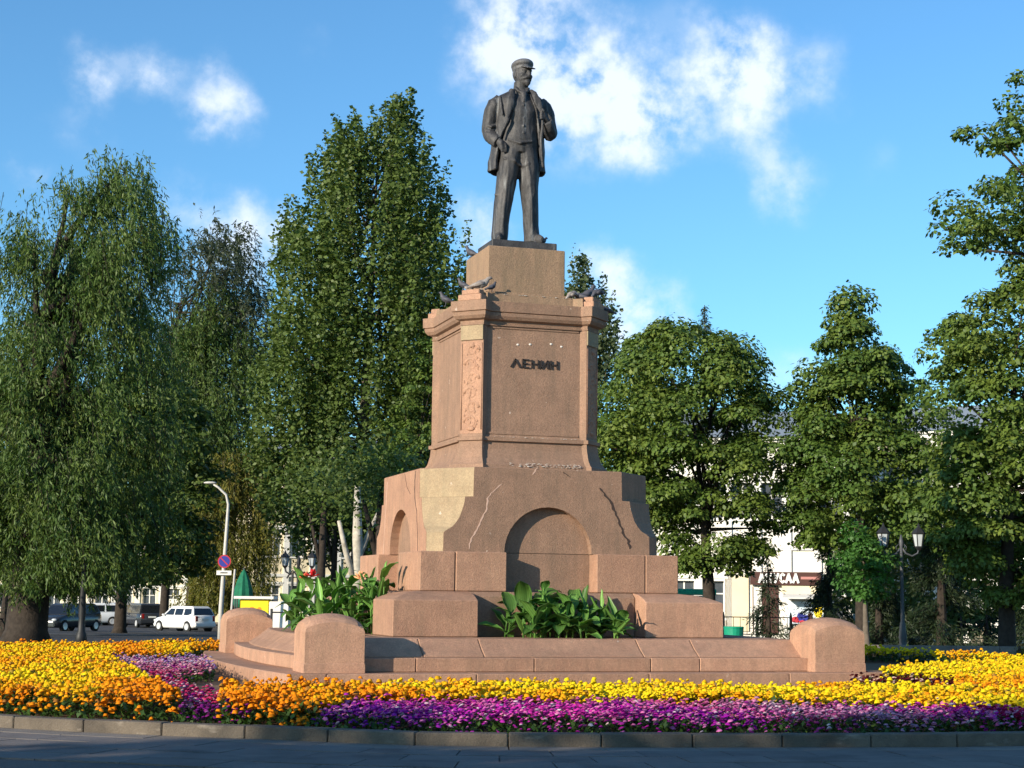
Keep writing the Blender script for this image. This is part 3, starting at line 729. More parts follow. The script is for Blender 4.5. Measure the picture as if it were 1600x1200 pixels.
# ------------------------------------------------------------------ the statue
K = .0140
def remesh(mb, voxel, name, mat, smooth_it=2, fold=0., seed=0, dec=None, fscale=(1, 1, .35)):
    o = bpy.data.objects.new('tmp', mb.mesh('tmp')); COL.objects.link(o)
    md = o.modifiers.new('r', 'REMESH'); md.mode = 'VOXEL'; md.voxel_size = voxel
    if smooth_it:
        sm = o.modifiers.new('s', 'SMOOTH'); sm.iterations = smooth_it; sm.factor = .5
    if dec:
        dm = o.modifiers.new('d', 'DECIMATE'); dm.ratio = dec
    dg = bpy.context.evaluated_depsgraph_get(); dg.update()
    me = bpy.data.meshes.new_from_object(o.evaluated_get(dg))
    bpy.data.objects.remove(o)
    me.name = name; me.materials.clear(); me.materials.append(mat)
    if fold:
        me.update(); ns = [v.normal.copy() for v in me.vertices]
        for v, n in zip(me.vertices, ns):
            p = Vector((v.co.x * fscale[0], v.co.y * fscale[1], v.co.z * fscale[2] + v.co.x * .35 * math.sin(seed)))
            f = noise.noise(p * 7 + Vector((seed, 0, 0))); f = 1 - abs(f) * 2.6
            v.co += n * fold * (f - .3)
    me.shade_smooth(); return me
def sc(mb):
    # narrow everything below the neck a little
    mb.v = [(x * K * (.90 if z < 232 else .90 + .10 * min(1, (z - 232) / 8)), y * K, z * K) for x, y, z in mb.v]; return mb
st = thing('bronze_statue', 'dark bronze statue of a bearded man in cap and open coat, atop the pedestal', 'statue', (.06, -.02, 8.635), -.13)
MB().box(-.70, .70, -.46, .60, 0, .215).build('base_plate', M['bronze'], st, (0, 0, 0), (0, 0, .13), bevel=.012)
ZB = .215
body = MB()
body.vtube([(3,-31,0,13,16),(12,-31,0,14,17),(30,-30,0,13.6,16),(60,-26.5,0,15,17),(90,-22,-1,16.5,18),(115,-18,-1,18.5,20),(132,-14,0,20,22),(150,-10,0,22,21)], 22)
body.vtube([(3,22,-4,12.5,15),(12,22,-4,13,16),(30,20.5,-3,12.5,15),(60,19,-2,13.5,16),(90,16.5,-2,15.5,18),(115,16,-1,18.5,20),(132,13,0,20,22),(150,9,0,22,21)], 22)
# shoes
body.tube([(-29,10,5),(-32,-6,7),(-36,-20,6),(-38,-29,4)], [8, 9, 7.5, 4.5], 12, .8)
body.tube([(21,8,5),(26,-8,7),(31,-22,6),(34,-31,4)], [8, 9, 7.5, 4.5], 12, .8)
# trousers pleats down the front of each leg
body.tube([(-30,-15,14),(-27,-16,60),(-22,-18,100),(-16,-20,138)], [2.5,2.5,2.5,2], 6)
body.tube([(20,-18,14),(18,-18,60),(15,-19,100),(9,-20,138)], [2.5,2.5,2.5,2], 6)
body.tube([(-42,-6,74),(-30,-14,72),(-20,-12,78)], [2,3,2], 6); body.tube([(8,-12,76),(20,-17,73),(30,-8,77)], [2,3,2], 6)
body.tube([(-30,-16,128),(-12,-21,124),(0,-16,118)], [2,3,2], 6); body.tube([(28,-14,126),(12,-20,121),(2,-15,117)], [2,3,2], 6)
# torso in a waistcoat
body.vtube([(138,-1,0,33,22),(150,-1,-1,34,23),(158,-1,-2,33,24),(162,-1,-2,32,24),(180,0,-1,32,24),(200,0,-2,34,25),(214,0,0,35,24),(224,0,2,33,20),(231,0,3,24,15),(236,1,3,13,12)], 26)
body.vtube([(226,1,3,14,14),(238,1.5,1,12,12.5),(250,2,-1,11.5,12.5)], 16)
body.tube([(-22,-20,156),(-4,-26,150),(18,-22,155)], [1.6,2.2,1.6], 6)        # waistcoat hem
for z in (166, 177, 188, 199, 209): body.ell((2, -26, z), (1.5, 1.3, 1.5), 8, 6)    # buttons
body.tube([(2,-13,236),(3,-19,228),(2.5,-24,214)], [4.2,5.2,3], 8, .6)          # tie
body.tube([(-9,-8,240),(-6,-15,233),(1,-17,229)], [2.4,3,2], 6); body.tube([(12,-8,240),(9,-15,233),(3,-17,229)], [2.4,3,2], 6)   # shirt collar
# head, turned towards his left
HR = Matrix.Rotation(.42, 3, 'Z')
HC = Vector((3.5, -3, 262))
def hp(x, y, z): return tuple(HC + HR @ Vector((x, y, z)))
def hell(c, r, n=14, m=10): body.ell(hp(*c), r, n, m, HR)
hell((0, 2, 3), (13.2, 16, 16), 20, 14)
hell((0, -3, -6), (12, 12, 13.5))
hell((0, -7, -13), (8.2, 7.5, 6.5))
body.tube([hp(0,-12.5,-11), hp(0,-13.5,-15), hp(0,-13.5,-18), hp(0,-12.8,-20.5)], [3.6, 4.4, 3.2, 1.4], 10)      # goatee
body.tube([hp(0,-14,3), hp(0,-17.5,-1), hp(0,-18.5,-4.5), hp(0,-15,-6)], [1.6, 2.2, 2.9, 1.5], 8)             # nose
body.tube([hp(-7.5,-12,-9.5), hp(-3,-16,-7.8), hp(0,-16.6,-7.6), hp(3,-16,-7.8), hp(7.5,-12,-9.5)], [1.2,2.2,2.2,2.2,1.2], 8)  # moustache
body.tube([hp(-8.5,-11,4.6), hp(-4,-14.6,5.2), hp(0,-14.6,4.2), hp(4,-14.6,5.2), hp(8.5,-11,4.6)], [1.6,2.1,1.7,2.1,1.6], 8)   # brow
hell((-5.2, -12.6, 1.5), (2.2, 1.8, 1.5), 8, 6); hell((5.2, -12.6, 1.5), (2.2, 1.8, 1.5), 8, 6)                 # eyes
hell((-7, -9.5, -4), (4, 4, 3.8), 8, 6); hell((7, -9.5, -4), (4, 4, 3.8), 8, 6)                                   # cheekbones
hell((-13, 1, -2), (1.8, 3.4, 5)); hell((13, 1, -2), (1.8, 3.4, 5))                                               # ears
# his left hand gripping the lapel: palm, four fingers, thumb
palm = Vector((36, -27, 193))
body.ell(palm, (5.2, 3.6, 6.2), 12, 8)
for i, (dx, L_) in enumerate(((0, 6.5), (0, 7.6), (0, 7.2), (0, 5.6))):
    z = 198.2 - i * 3.5
    body.tube([(34, -28.5, z), (30.5, -31, z + .5), (30.5 - L_ * .35, -29.5, z + .2), (31 - L_ * .2, -27, z - .4)], [1.75, 1.7, 1.55, 1.2], 7)
body.tube([(37, -29, 197), (34.5, -31.5, 200.5), (31.5, -31, 203)], [2, 1.8, 1.3], 7)
body.tube([(42, -22, 187), (38, -26, 191)], [5.2, 4.4], 10)
# his right hand, mostly sunk in the trouser pocket
body.tube([(-39,-13,156), (-34,-18,149), (-31,-19,141)], [5.4, 6.2, 4.5], 10)
for i in range(4): body.tube([(-36 + i * 2.6, -19.5 + i * .2, 147), (-34 + i * 2.6, -21, 141), (-32.5 + i * 2.2, -20, 136)], [1.9, 1.9, 1.5], 6)
body.tube([(-30,-19,152), (-27,-22,147), (-26,-22,143)], [2, 1.9, 1.3], 6)
me = remesh(sc(body), .0165, 'body', M['bronze'], 1, .008, 3.1)
add('body', me, st, (0, 0, ZB))
# cap
cap = MB()
def cp(x, y, z): return tuple(HC + HR @ Vector((x, y, z)))
cap.ell(cp(0, 2.5, 10), (14.6, 17.2, 9), 20, 10, HR)
cap.ell(cp(0, 1.5, 15), (16.6, 18.6, 8.6), 24, 10, HR @ Matrix.Rotation(R_(-8), 3, 'X'))
cap.ell(cp(0, -15, 7.6), (12.5, 9.5, 1.7), 18, 6, HR @ Matrix.Rotation(R_(18), 3, 'X'))
add('cap', remesh(sc(cap), .014, 'cap', M['bronze_pale'], 1), st, (0, 0, ZB))
# open coat: thick shell with sleeves and lapels
coat = MB()
#     z, cx, cy, rx, ry, XL, XR  (front edges)
CS = [(112,-2,8,49,31,-41,35),(125,-2,7,48,30,-41,34),(145,-1,5,46,29,-38,33),(158,-1,3,44,29,-35,32),(172,0,2,41.5,29,-30,30),(186,0,1,40,29,-23,28),(200,0,1,40.5,29,-16,25),(212,0,1,41.5,27,-12,20),(221,0,2,42,24,-10,16),(228,0,3,36,20,-11,14),(234,1,4,24,16,-12,15),(238,1.5,4,17,14,-11,14)]
rings = []
for z, cx, cy, rx, ry, XL, XR in CS:
    tl = -math.asin(max(-.999, (XL - cx) / rx) * -1); tl = math.asin(max(-.999, min(.999, (XL - cx) / rx))); tr = math.asin(max(-.999, min(.999, (XR - cx) / rx)))
    # go from the left front edge, round the back, to the right front edge
    a0, a1 = tl, tr - 2 * math.pi
    outer = []; inner = []
    nn = 36
    for i in range(nn + 1):
        a = a0 + (a1 - a0) * i / nn
        wv = 1 + .035 * math.sin(a * 9 + z * .03) * max(0, (190 - z) / 80)
        outer.append((cx + rx * wv * math.sin(a), cy - ry * wv * math.cos(a), z))
        inner.append((cx + (rx - 4) * math.sin(a), cy - (ry - 4) * math.cos(a), z))
    rings.append(outer + inner[::-1])
coat.rings(rings)
# lapels
coat.tube([(-12,-14,236),(-16,-22,228),(-20,-26,214),(-23,-28,198),(-27,-27,182)], [2.5, 5, 7, 5, 2], 8, .28, up=(0, 1, .2))
coat.tube([(14,-14,236),(20,-22,228),(25,-26,216),(29,-28,204),(32,-28,194)], [2.5, 5, 6.5, 5, 2], 8, .28, up=(0, 1, .2))
coat.tube([(-14,-8,236),(-14,6,239),(0,15,241),(15,6,239),(16,-8,236)], [2.6,3.2,3.4,3.2,2.6], 8)
coat.tube([(33,-27,190),(33,-27,175),(31.5,-25,155),(33,-24,135),(37,-20,116)], [2.6,2.4,2.4,2.4,2.4], 6)     # rolled front edge
coat.tube([(-24,-27,186),(-31,-25,172),(-37,-22,158)], [2.6,2.6,2.2], 6)
# sleeves
coat.tube([(-33,3,222),(-42,3,214),(-47,4,202),(-50.5,5,188),(-52,5,174),(-50,0,165),(-45,-8,158),(-39,-14,152)], [10,12.5,12.5,11.5,11,10.5,9.5,8.5], 16)
coat.tube([(34,3,222),(43,3,213),(49,4,200),(52.5,5,186),(53,2,173),(51,-8,171),(47,-17,177),(42,-23,186)], [10,12.5,12.5,12,12,11,9.5,8.3], 16)
for (x, y, z, r) in ((-49,4,178,12.2),(-51,4,171,12),(-49,0,165,11.6)):
    coat.tube([(x-r*.8,y-6,z+3),(x,y-r,z-1),(x+r*.8,y-6,z+4)], [1.5,2.4,1.5], 6)
coat.tube([(42,-12,183),(50,-16,180),(56,-8,184)], [1.5,2.6,1.5], 6); coat.tube([(43,-14,176),(50,-17,172),(58,-6,178)], [1.5,2.6,1.5], 6)
coat.tube([(-36,-12,224),(-35,-17,208),(-33,-21,192)], [1.5,2.5,1.5], 6); coat.tube([(36,-12,222),(33,-20,210),(34,-25,200)], [1.5,2.5,1.5], 6)
add('coat', remesh(sc(coat), .0165, 'coat', M['bronze'], 1, .012, 1.7), st, (0, 0, ZB))

# ------------------------------------------------------------------ pigeons
def pigeon_mesh(pose, mat):
    mb = MB(); s = .01
    if pose == 'stand':
        spine = [(-17,0,6),(-12,0,8),(-6,0,10.5),(0,0,13),(5,0,16),(8,0,20),(9,0,24),(11,0,26.5),(14,0,26)]
        rad = [1.2,2.6,4.8,6.2,5.8,3.8,2.8,2.7,.8]
    elif pose == 'crouch':
        spine = [(-19,0,4),(-13,0,5.5),(-6,0,7),(0,0,8.5),(6,0,10.5),(9,0,14),(11,0,17),(14,0,18),(17,0,17)]
        rad = [1.2,2.8,5,6.3,5.6,3.6,2.7,2.6,.7]
    else:
        spine = [(-14,0,14),(-9,0,13),(-4,0,12),(2,0,11),(7,0,9),(10,0,6.5),(12,0,4),(14,0,2.5),(16,0,1)]
        rad = [1.2,2.6,4.8,6.0,5.4,3.6,2.6,2.4,.7]
    mb.tube([(x*s, y*s, z*s) for x, y, z in spine], [r*s for r in rad], 12, .95)
    b = spine[2]
    for sg in (-1, 1):
        mb.tube([((spine[4][0])*s, sg*5.2*s, (spine[4][2]-1)*s), ((b[0]+2)*s, sg*6*s, (b[2]+1)*s), ((b[0]-6)*s, sg*3.4*s, (b[2]-1)*s), ((b[0]-12)*s, sg*1.4*s, (b[2]-2.5)*s)], [.02, .035, .024, .006], 8, .4, up=(0, 1, 0))
        mb.tube([(0, sg*2.2*s, spine[3][2]*s), (.5*s, sg*2.4*s, 3*s), (1*s, sg*2.5*s, .3*s), (4*s, sg*2.8*s, .3*s)], [.009, .006, .006, .003], 5)
    mb.tube([(spine[0][0]*s+.01, 0, spine[0][2]*s), (spine[0][0]*s-.05, 0, spine[0][2]*s-.012)], [.024, .02], 8, .25, up=(0, 1, 0))
    return mb.mesh('pigeon', mat, smooth=True)
PG = {(p, c): pigeon_mesh(p, M[c]) for p in ('stand', 'crouch', 'peck') for c in ('pigeon', 'pigeon_pale')}
birds = [
 ('crouch', 'pigeon_pale', (-1.13, -1.36, 7.60), -.35, 1.35, 'pale-backed pigeon sprawled on the lit front left cornice corner'),
 ('stand', 'pigeon', (-1.42, -1.12, 7.60), 2.6, .95, 'dark pigeon behind the pale one on the front left cornice corner'),
 ('stand', 'pigeon', (-1.62, -.55, 7.372), 2.9, 1.05, 'dark pigeon perched on the left side of the cornice'),
 ('stand', 'pigeon', (-.80, -1.02, 7.635), .3, .8, 'small dark pigeon at the foot of the small pedestal, left of middle'),
 ('stand', 'pigeon', (-.74, .72, 8.636), 2.4, 1.1, 'dark pigeon on the far left top corner of the small pedestal'),
 ('peck', 'pigeon_pale', (.86, -1.15, 7.563), 3.5, 1.0, 'pale pigeon pecking near the right end of the cornice step'),
 ('crouch', 'pigeon', (1.06, -1.10, 7.563), 2.5, 1.1, 'dark pigeon leaning right of the pecking pale pigeon'),
 ('stand', 'pigeon', (1.28, -.92, 7.563), .2, 1.4, 'tall upright dark pigeon by the right cornice corner'),
 ('peck', 'pigeon', (1.36, -1.30, 7.60), 3.6, 1.15, 'dark pigeon bending on the front right corner block'),
 ('crouch', 'pigeon', (1.72, -.86, 7.372), 3.3, 1.0, 'dark pigeon furthest right on the cornice edge'),
 ('crouch', 'pigeon', (.50, -.30, 8.85), .4, .85, 'small pigeon beside the statue\'s left shoe'),
]
for pose, c, loc, rz, s_, lab in birds:
    o = add('pigeon', PG[(pose, c)], None, loc, (0, 0, rz)); o.scale = (s_,) * 3
    tag(o, lab, 'pigeon', 'pigeons resting on the monument')

_nt = M['canna'].node_tree; _b = _nt.nodes['Principled BSDF']; _s = _b.inputs['Base Color'].links[0].from_socket
_oi = N(_nt, 'ShaderNodeObjectInfo'); _hs = N(_nt, 'ShaderNodeHueSaturation'); _m1 = N(_nt, 'ShaderNodeMapRange'); _m1.inputs[3].default_value = .6; _m1.inputs[4].default_value = 1.45
_nt.links.new(_oi.outputs['Random'], _m1.inputs[0]); _nt.links.new(_m1.outputs[0], _hs.inputs['Value']); _nt.links.new(_s, _hs.inputs['Color'])
_tc = N(_nt, 'ShaderNodeTexCoord'); _w = N(_nt, 'ShaderNodeTexWave', bands_direction='Y'); _w.inputs['Scale'].default_value = 9; _w.inputs['Distortion'].default_value = 1.5
_nt.links.new(_tc.outputs['Object'], _w.inputs['Vector'])
_mx = N(_nt, 'ShaderNodeMix', data_type='RGBA', blend_type='MULTIPLY'); _mr = N(_nt, 'ShaderNodeMapRange'); _mr.inputs[3].default_value = .72; _mr.inputs[4].default_value = 1.12
_nt.links.new(_w.outputs['Fac'], _mr.inputs[0]); _mx.inputs[0].default_value = 1; _nt.links.new(_hs.outputs[0], _mx.inputs[6]); _nt.links.new(_mr.outputs[0], _mx.inputs[7])
_nt.links.new(_mx.outputs[2], _b.inputs['Base Color'])
# ------------------------------------------------------------------ canna plants in the recesses
def canna_leaf(L, W, droop, fold, seed):
    rr = random.Random(seed); n = 8; V = []; F = []
    for i in range(n + 1):
        t = i / n; w = W * (math.sin(math.pi * min(1, t * .93 + .05)) ** .8) * (1 - .25 * t)
        if i == n: w = .002
        x = L * t; z = L * (.55 * t - droop * t * t)
        for j, u in enumerate((-1, -.5, 0, .5, 1)):
            V.append((x, u * w, z + abs(u) * w * fold + .012 * math.sin(t * 14 + u * 3 + seed) * abs(u)))
    for i in range(n):
        for j in range(4):
            a = i * 5 + j; F.append((a, a + 1, a + 6, a + 5))
    V2 = [(x, y, z - .004) for x, y, z in V]; k = len(V)
    F2 = [(a + k, d + k, c + k, b + k) for a, b, c, d in F]
    rim = [i * 5 for i in range(n + 1)]; rim2 = [i * 5 + 4 for i in range(n + 1)]
    F3 = [(rim[i + 1], rim[i], rim[i] + k, rim[i + 1] + k) for i in range(n)] + [(rim2[i], rim2[i + 1], rim2[i + 1] + k, rim2[i] + k) for i in range(n)]
    return new_mesh('leaf', V + V2, F + F2 + F3, M['canna'], True)
LEAVES = [canna_leaf(L, W, d, f, i) for i, (L, W, d, f) in enumerate([(.46, .14, .45, .30), (.42, .15, .85, .2), (.50, .12, .2, .5), (.34, .12, .9, .15), (.54, .15, .7, .25), (.46, .07, -.15, .9), (.40, .16, .75, .25)])]
for i, me in enumerate(LEAVES):
    at = me.attributes.new('tint', 'FLOAT', 'FACE'); at.data.foreach_set('value', np.full(len(me.polygons), [.1, .6, .3, .8, .2, 0, .5][i]))
M['petal_red'] = material('red_canna_petal', (.62, .015, .02), .6, (.45, .01, .015), 20)
M['petal_coral'] = material('coral_canna_petal', (.75, .16, .06), .6, (.62, .10, .05), 20)
M['petal_peach'] = material('peach_canna_petal', (.80, .42, .20), .6, (.75, .34, .16), 20)
def petal_cluster(mat):
    mb = MB(); r2 = random.Random(5)
    for i in range(7):
        a = i * .9; el = .3 + .9 * (i % 3) / 2
        d = Vector((math.cos(a) * math.cos(el), math.sin(a) * math.cos(el), math.sin(el)))
        c = d * .055
        mb.ell(c, (.062, .030, .012), 8, 5, d.to_track_quat('X', 'Z').to_matrix())
    return mb.mesh('flower', mat, smooth=True)
PET = {k: petal_cluster(M[k]) for k in ('petal_red', 'petal_coral', 'petal_peach')}
def canna(x, y, z, h, nl, label, group, seed, flower=None, lean=(0, 0)):
    r = random.Random(seed)
    t = thing('canna_plant', label, 'canna plant', (x, y, z), r.uniform(0, 6.28), group)
    mb = MB(); tops = []
    ns = 2 if nl > 7 else 1
    for s_ in range(ns):
        dx, dy = (0, 0) if s_ == 0 else (r.uniform(-.12, .12), r.uniform(-.12, .12))
        hh = h * (1 if s_ == 0 else .8)
        mb.tube([(dx, dy, -.02), (dx + lean[0] * .4, dy + lean[1] * .4, hh * .5), (dx + lean[0], dy + lean[1], hh)], [.018, .014, .009], 7); tops.append((dx, dy, hh))
    mb.build('stem', M['canna'], t, smooth=True)
    for i in range(nl):
        dx, dy, hh = tops[i % ns]; f = (i + .6) / nl
        zz = hh * (.08 + .80 * f); a = i * 2.4 + r.uniform(-.4, .4)
        tilt = -(.0 + .75 * f * f) + r.uniform(-.45, .3)
        k = f * 1.0
        o = add('leaf', LEAVES[r.randrange(len(LEAVES))], t, (dx + lean[0] * k * .8, dy + lean[1] * k * .8, zz), (r.uniform(-.3, .3), tilt, a)); o.scale = (r.uniform(.8, 1.1),) * 3
    if flower:
        o = add('flower', PET[flower], t, (lean[0], lean[1], h + .04)); o.scale = (1.3, 1.3, 1.5)
front = [(-1.28,-3.12,.52,9,'left end, beside the left pier stone'),(-1.05,-3.45,.62,9,None),(-.86,-3.0,.90,10,None),(-.62,-3.55,.55,8,None),(-.48,-3.1,1.0,11,'tallest'),(-.22,-3.5,.62,9,None),(-.1,-3.05,.86,10,None),
         (.12,-3.5,.6,9,None),(.28,-3.1,.82,10,None),(.48,-3.5,.55,9,None),(.62,-3.1,.66,9,None),(.82,-3.5,.45,8,None),(.98,-3.15,.52,9,None),(1.2,-3.45,.36,8,None),(-.84,-3.62,.34,7,None),(.36,-3.72,.34,8,None),(1.05,-3.7,.3,8,None)]
for i, (x, y, h, nl, note) in enumerate(front):
    ORD = ['leftmost','second','third','fourth','fifth','sixth','seventh','eighth','ninth','tenth','eleventh','twelfth','thirteenth','fourteenth','fifteenth','sixteenth','seventeenth']
    rk = ORD[sorted(front).index(front[i])]
    lab = 'broad-leaved canna before the arched niche, %s%s' % (rk + ('' if rk == 'leftmost' else ' from the left'), ', low at the front edge' if h < .4 else (', half in front of the others' if y < -3.3 else ', close to the recess wall'))
    if note == 'tallest': lab = 'tallest canna before the front niche, holding one pale rolled-up leaf'
    elif note: lab = 'leafy canna at the left end of the front planting, by the left granite pier'
    elif i == 13: lab = 'low canna at the right end of the front planting row'
    canna(x * .80, y, .84, h, nl, lab, 'cannas before the front niche', 100 + i, lean=(random.uniform(-.08, .08), random.uniform(-.08, .05)))
left = [(-3.0,-1.45,1.25,11,None),(-2.95,-1.1,1.2,11,None),(-3.05,-.6,1.15,11,None),(-3.15,-1.25,1.05,10,None),(-3.35,-.85,1.0,10,'petal_peach'),(-3.7,-.5,.95,10,None),(-3.3,-.2,1.05,11,None),(-3.9,.1,.95,10,None),(-3.45,.45,1.15,11,None),(-4.0,.7,1.05,10,'petal_red'),(-3.6,1.05,1.1,10,None),(-4.1,1.25,1.0,9,'petal_coral'),(-3.1,1.2,1.0,10,None),(-4.05,-.6,.6,9,None),(-4.2,.5,.62,9,None),(-4.2,1.5,.7,9,None),(-3.6,-1.1,.55,9,None)]
for i, (x, y, h, nl, fl) in enumerate(left):
    lab = {'petal_red': 'canna with a deep red flower spike left of the pedestal', 'petal_coral': 'canna with a coral orange flower, furthest left of the planting', 'petal_peach': 'canna with a pale peach flower against the left side niche'}.get(fl, 'flowerless canna in the left side planting, %s from the pedestal' % ['nearest','second','third','fourth','fifth','sixth','seventh','eighth','ninth','tenth','eleventh','twelfth','thirteenth','fourteenth','fifteenth','sixteenth','seventeenth'][sorted(left, key=lambda q: -q[0] + q[1] * .01).index(left[i])])
    canna(x, y, .84, h, nl, lab, 'cannas beside the left niche', 200 + i, fl, lean=(random.uniform(-.12, .05), random.uniform(-.05, .1)))

# ------------------------------------------------------------------ bedding flowers
def inside(poly, X, Y):
    P = np.array(poly); r = np.zeros(len(X), bool); j = len(P) - 1
    for i in range(len(P)):
        xi, yi = P[i]; xj, yj = P[j]
        c = ((yi > Y) != (yj > Y)) & (X < (xj - xi) * (Y - yi) / (yj - yi + 1e-12) + xi); r ^= c; j = i
    return r
Z_PINK = [(-7.89,0.48),(-5.95,1.45),(-6.39,-3.39),(-7.49,-5.18),(-7.29,-10.85),(-7.2,-13.0),(-7.77,-15.5),(-8.6,-15.5),(-7.98,-12.65),(-7.95,-5.78),(-7.95,-2.85)]
Z_BACK = [(-8.66,4.59),(-8.3,7.4),(-3.2,10.2),(-4.0,5.6),(-5.6,3.2),(-7.95,0.9)]
Z_MARL = [(-8.3,7.4),(-8.66,4.59),(-7.9,1.0),(-7.95,-2.85),(-7.95,-5.78),(-7.98,-12.65),(-8.6,-15.9),(-17,-14),(-17,7)]
Z_MARF = [(-7.27,-10.71),(-5.95,-10.75),(-2.38,-10.9),(1.78,-11.93),(2.39,-11.85),(3.4,-13.6),(3.6,-15.6),(2.3,-15.0),(-0.29,-13.95),(-3.31,-13.1),(-5.0,-12.9),(-6.0,-12.85),(-6.9,-14.3),(-7.4,-16.5),(-8.0,-15.6),(-7.6,-13.0)]
Z_MARR = [(6.2,-4.5),(10.5,-3),(11.5,3),(8,8),(16,8),(16,-12),(6,-15.6),(3.4,-13.6),(2.39,-11.85),(2.12,-11.36),(3.04,-11.45),(4.76,-8.82),(4.4,-7.0)]
Z_DRED = [(3.9,-6.9),(5.1,-8.2),(2.9,-11.9),(1.7,-11.7)]
Z_PETF = [(-6.0,-12.85),(-5.0,-12.9),(-3.31,-13.1),(-.29,-13.95),(2.3,-15.0),(3.6,-15.4),(8,-13.2),(13,-9),(16,-14),(4,-19),(-7.9,-18),(-6.9,-14.3)]
OUT = [(p.x, p.y) for p in offset(KL, .30)]
def sample(poly, dens):
    P = np.array(poly); a, b = P.min(0), P.max(0); n = int((b - a).prod() * dens)
    X = rng.uniform(a[0], b[0], n); Y = rng.uniform(a[1], b[1], n)
    k = inside(poly, X, Y) & inside(OUT, X, Y) & ~((np.abs(X) < 6.0) & (np.abs(Y) < 5.7))
    # only the side of the bed the photograph looks at, near enough to see
    return X[k], Y[k]
def nz2(X, Y, s, seed=0):
    return np.array([noise.noise((x * s + seed, y * s - seed, seed * 1.7)) for x, y in zip(X, Y)])
fl_V = []; fl_F = []; fl_C = []; nv = 0
def heads(X, Y, Z, R, C, flat=.55, petals=7):
    """mound-like flower heads: centre raised, two rings"""
    global nv
    n = len(X)
    if not n: return
    k = petals
    th = rng.uniform(0, 6.28, n)[:, None] + np.arange(k)[None] * 2 * np.pi / k
    wob = rng.uniform(.8, 1.15, (n, k))
    tx, ty = rng.normal(0, .22, n), rng.normal(0, .22, n) - .2       # heads lean a little outwards
    V = np.zeros((n, 1 + 2 * k, 3))
    def put(sl, dx, dy, dz):
        V[:, sl, 0] = X[:, None] + dx; V[:, sl, 1] = Y[:, None] + dy
        V[:, sl, 2] = Z[:, None] + dz + dx * tx[:, None] + dy * ty[:, None]
    put(slice(0, 1), np.zeros((n, 1)), np.zeros((n, 1)), (R * flat)[:, None])
    r1 = R[:, None] * .62 * wob; put(slice(1, 1 + k), r1 * np.cos(th), r1 * np.sin(th), (R * flat * .92)[:, None] * wob)
    r2 = R[:, None] * wob; put(slice(1 + k, 1 + 2 * k), r2 * np.cos(th + .3), r2 * np.sin(th + .3), -(R * flat * .5)[:, None] * wob)
    F = []
    for i in range(k):
        j = (i + 1) % k
        F.append([0, 1 + i, 1 + j, 1 + j]); F.append([1 + i, 1 + k + i, 1 + k + j, 1 + j])
    # triangles+quads: split everything into triangles
    T = []
    for f in F:
        T.append(f[:3])
        if f[3] != f[2]: T.append([f[0], f[2], f[3]])
    T = np.array(T)
    FF = (T[None] + (np.arange(n) * (1 + 2 * k))[:, None, None] + nv).reshape(-1, 3)
    CC = np.repeat(C, len(T), 0) * rng.uniform(.8, 1.12, (n * len(T), 1))
    fl_V.append(V.reshape(-1, 3)); fl_F.append(FF); fl_C.append(CC); nv += n * (1 + 2 * k)
lv_V = []; lv_F = []; lv_T = []; lnv = 0
def greens(X, Y, Z, size):
    global lnv
    n = len(X)
    if not n: return
    a = rng.uniform(0, 6.28, n); el = rng.uniform(-.4, 1.2, n); L = size * rng.uniform(.6, 1.3, n)
    d = np.stack([np.cos(a) * np.cos(el), np.sin(a) * np.cos(el), np.sin(el)], 1); s = np.stack([-np.sin(a), np.cos(a), np.zeros(n)], 1)
    c = np.stack([X, Y, Z], 1)
    V = np.stack([c - d * L[:, None] * .5, c + s * L[:, None] * .28 , c + d * L[:, None] * .5, c - s * L[:, None] * .28], 1)
    lv_V.append(V.reshape(-1, 3)); lv_F.append((np.array([[0, 1, 2, 3]])[None] + (np.arange(n) * 4)[:, None, None] + lnv).reshape(-1, 4)); lv_T.append(rng.uniform(0, 1, n)); lnv += 4 * n
KDa = np.array([(p.x, p.y) for p in dense[::4]])
def edge_dist(X, Y):
    d = np.full(len(X), 1e9)
    for q in KDa: d = np.minimum(d, (X - q[0]) ** 2 + (Y - q[1]) ** 2)
    return np.sqrt(d)
def height_of(X, Y, h):
    e = edge_dist(X, Y)
    return .06 + h * np.clip((e - .22) / .35, .25, 1) ** .7 + nz2(X, Y, 1.1, 5) * .05
def colr(*c): return np.array(c)
YEL, ORG, DOR, AMB = colr(.90, .66, .012), colr(.85, .26, .006), colr(.66, .13, .004), colr(.88, .44, .008)
def mari_color(X, Y, ow):
    n = len(X); t = np.clip(nz2(X, Y, .9, 3) * 1.1 + .58 + rng.normal(0, .2, n) - ow, 0, 1)[:, None]
    C = np.where(t < .5, ORG + (AMB - ORG) * (t * 2), AMB + (YEL - AMB) * (t * 2 - 1))
    return C
def marigolds(poly, dens, ow, h=.33):
    X, Y = sample(poly, dens); Z = height_of(X, Y, h)
    dm = edge_dist(X, Y); w = ow(X, Y) + np.clip(.55 - dm * .45, 0, .5)
    keep = rng.uniform(0, 1, len(X)) < np.clip(dm * .9, .12, .97) * np.clip(1.0 + nz2(X, Y, 3.2, 9) * .9, .35, 1)
    C = mari_color(X, Y, w); fd = rng.uniform(0, 1, len(X)) < .06; C[fd] = C[fd] * .25 + np.array([.16, .09, .03])
    X, Y, Z, C = X[keep], Y[keep], Z[keep], C[keep]
    heads(X, Y, Z + rng.normal(0, .045, len(X)) - .02, rng.uniform(.016, .046, len(X)), C, .62, 8)
    X, Y = sample(poly, dens * 1.5); Z = height_of(X, Y, h); greens(X, Y, Z * rng.uniform(.25, 1.0, len(X)), .09)
marigolds(Z_MARL, 380, lambda X, Y: np.clip((-10.5 - Y) * .14, 0, .45))
marigolds(Z_BACK, 190, lambda X, Y: np.full(len(X), .1))
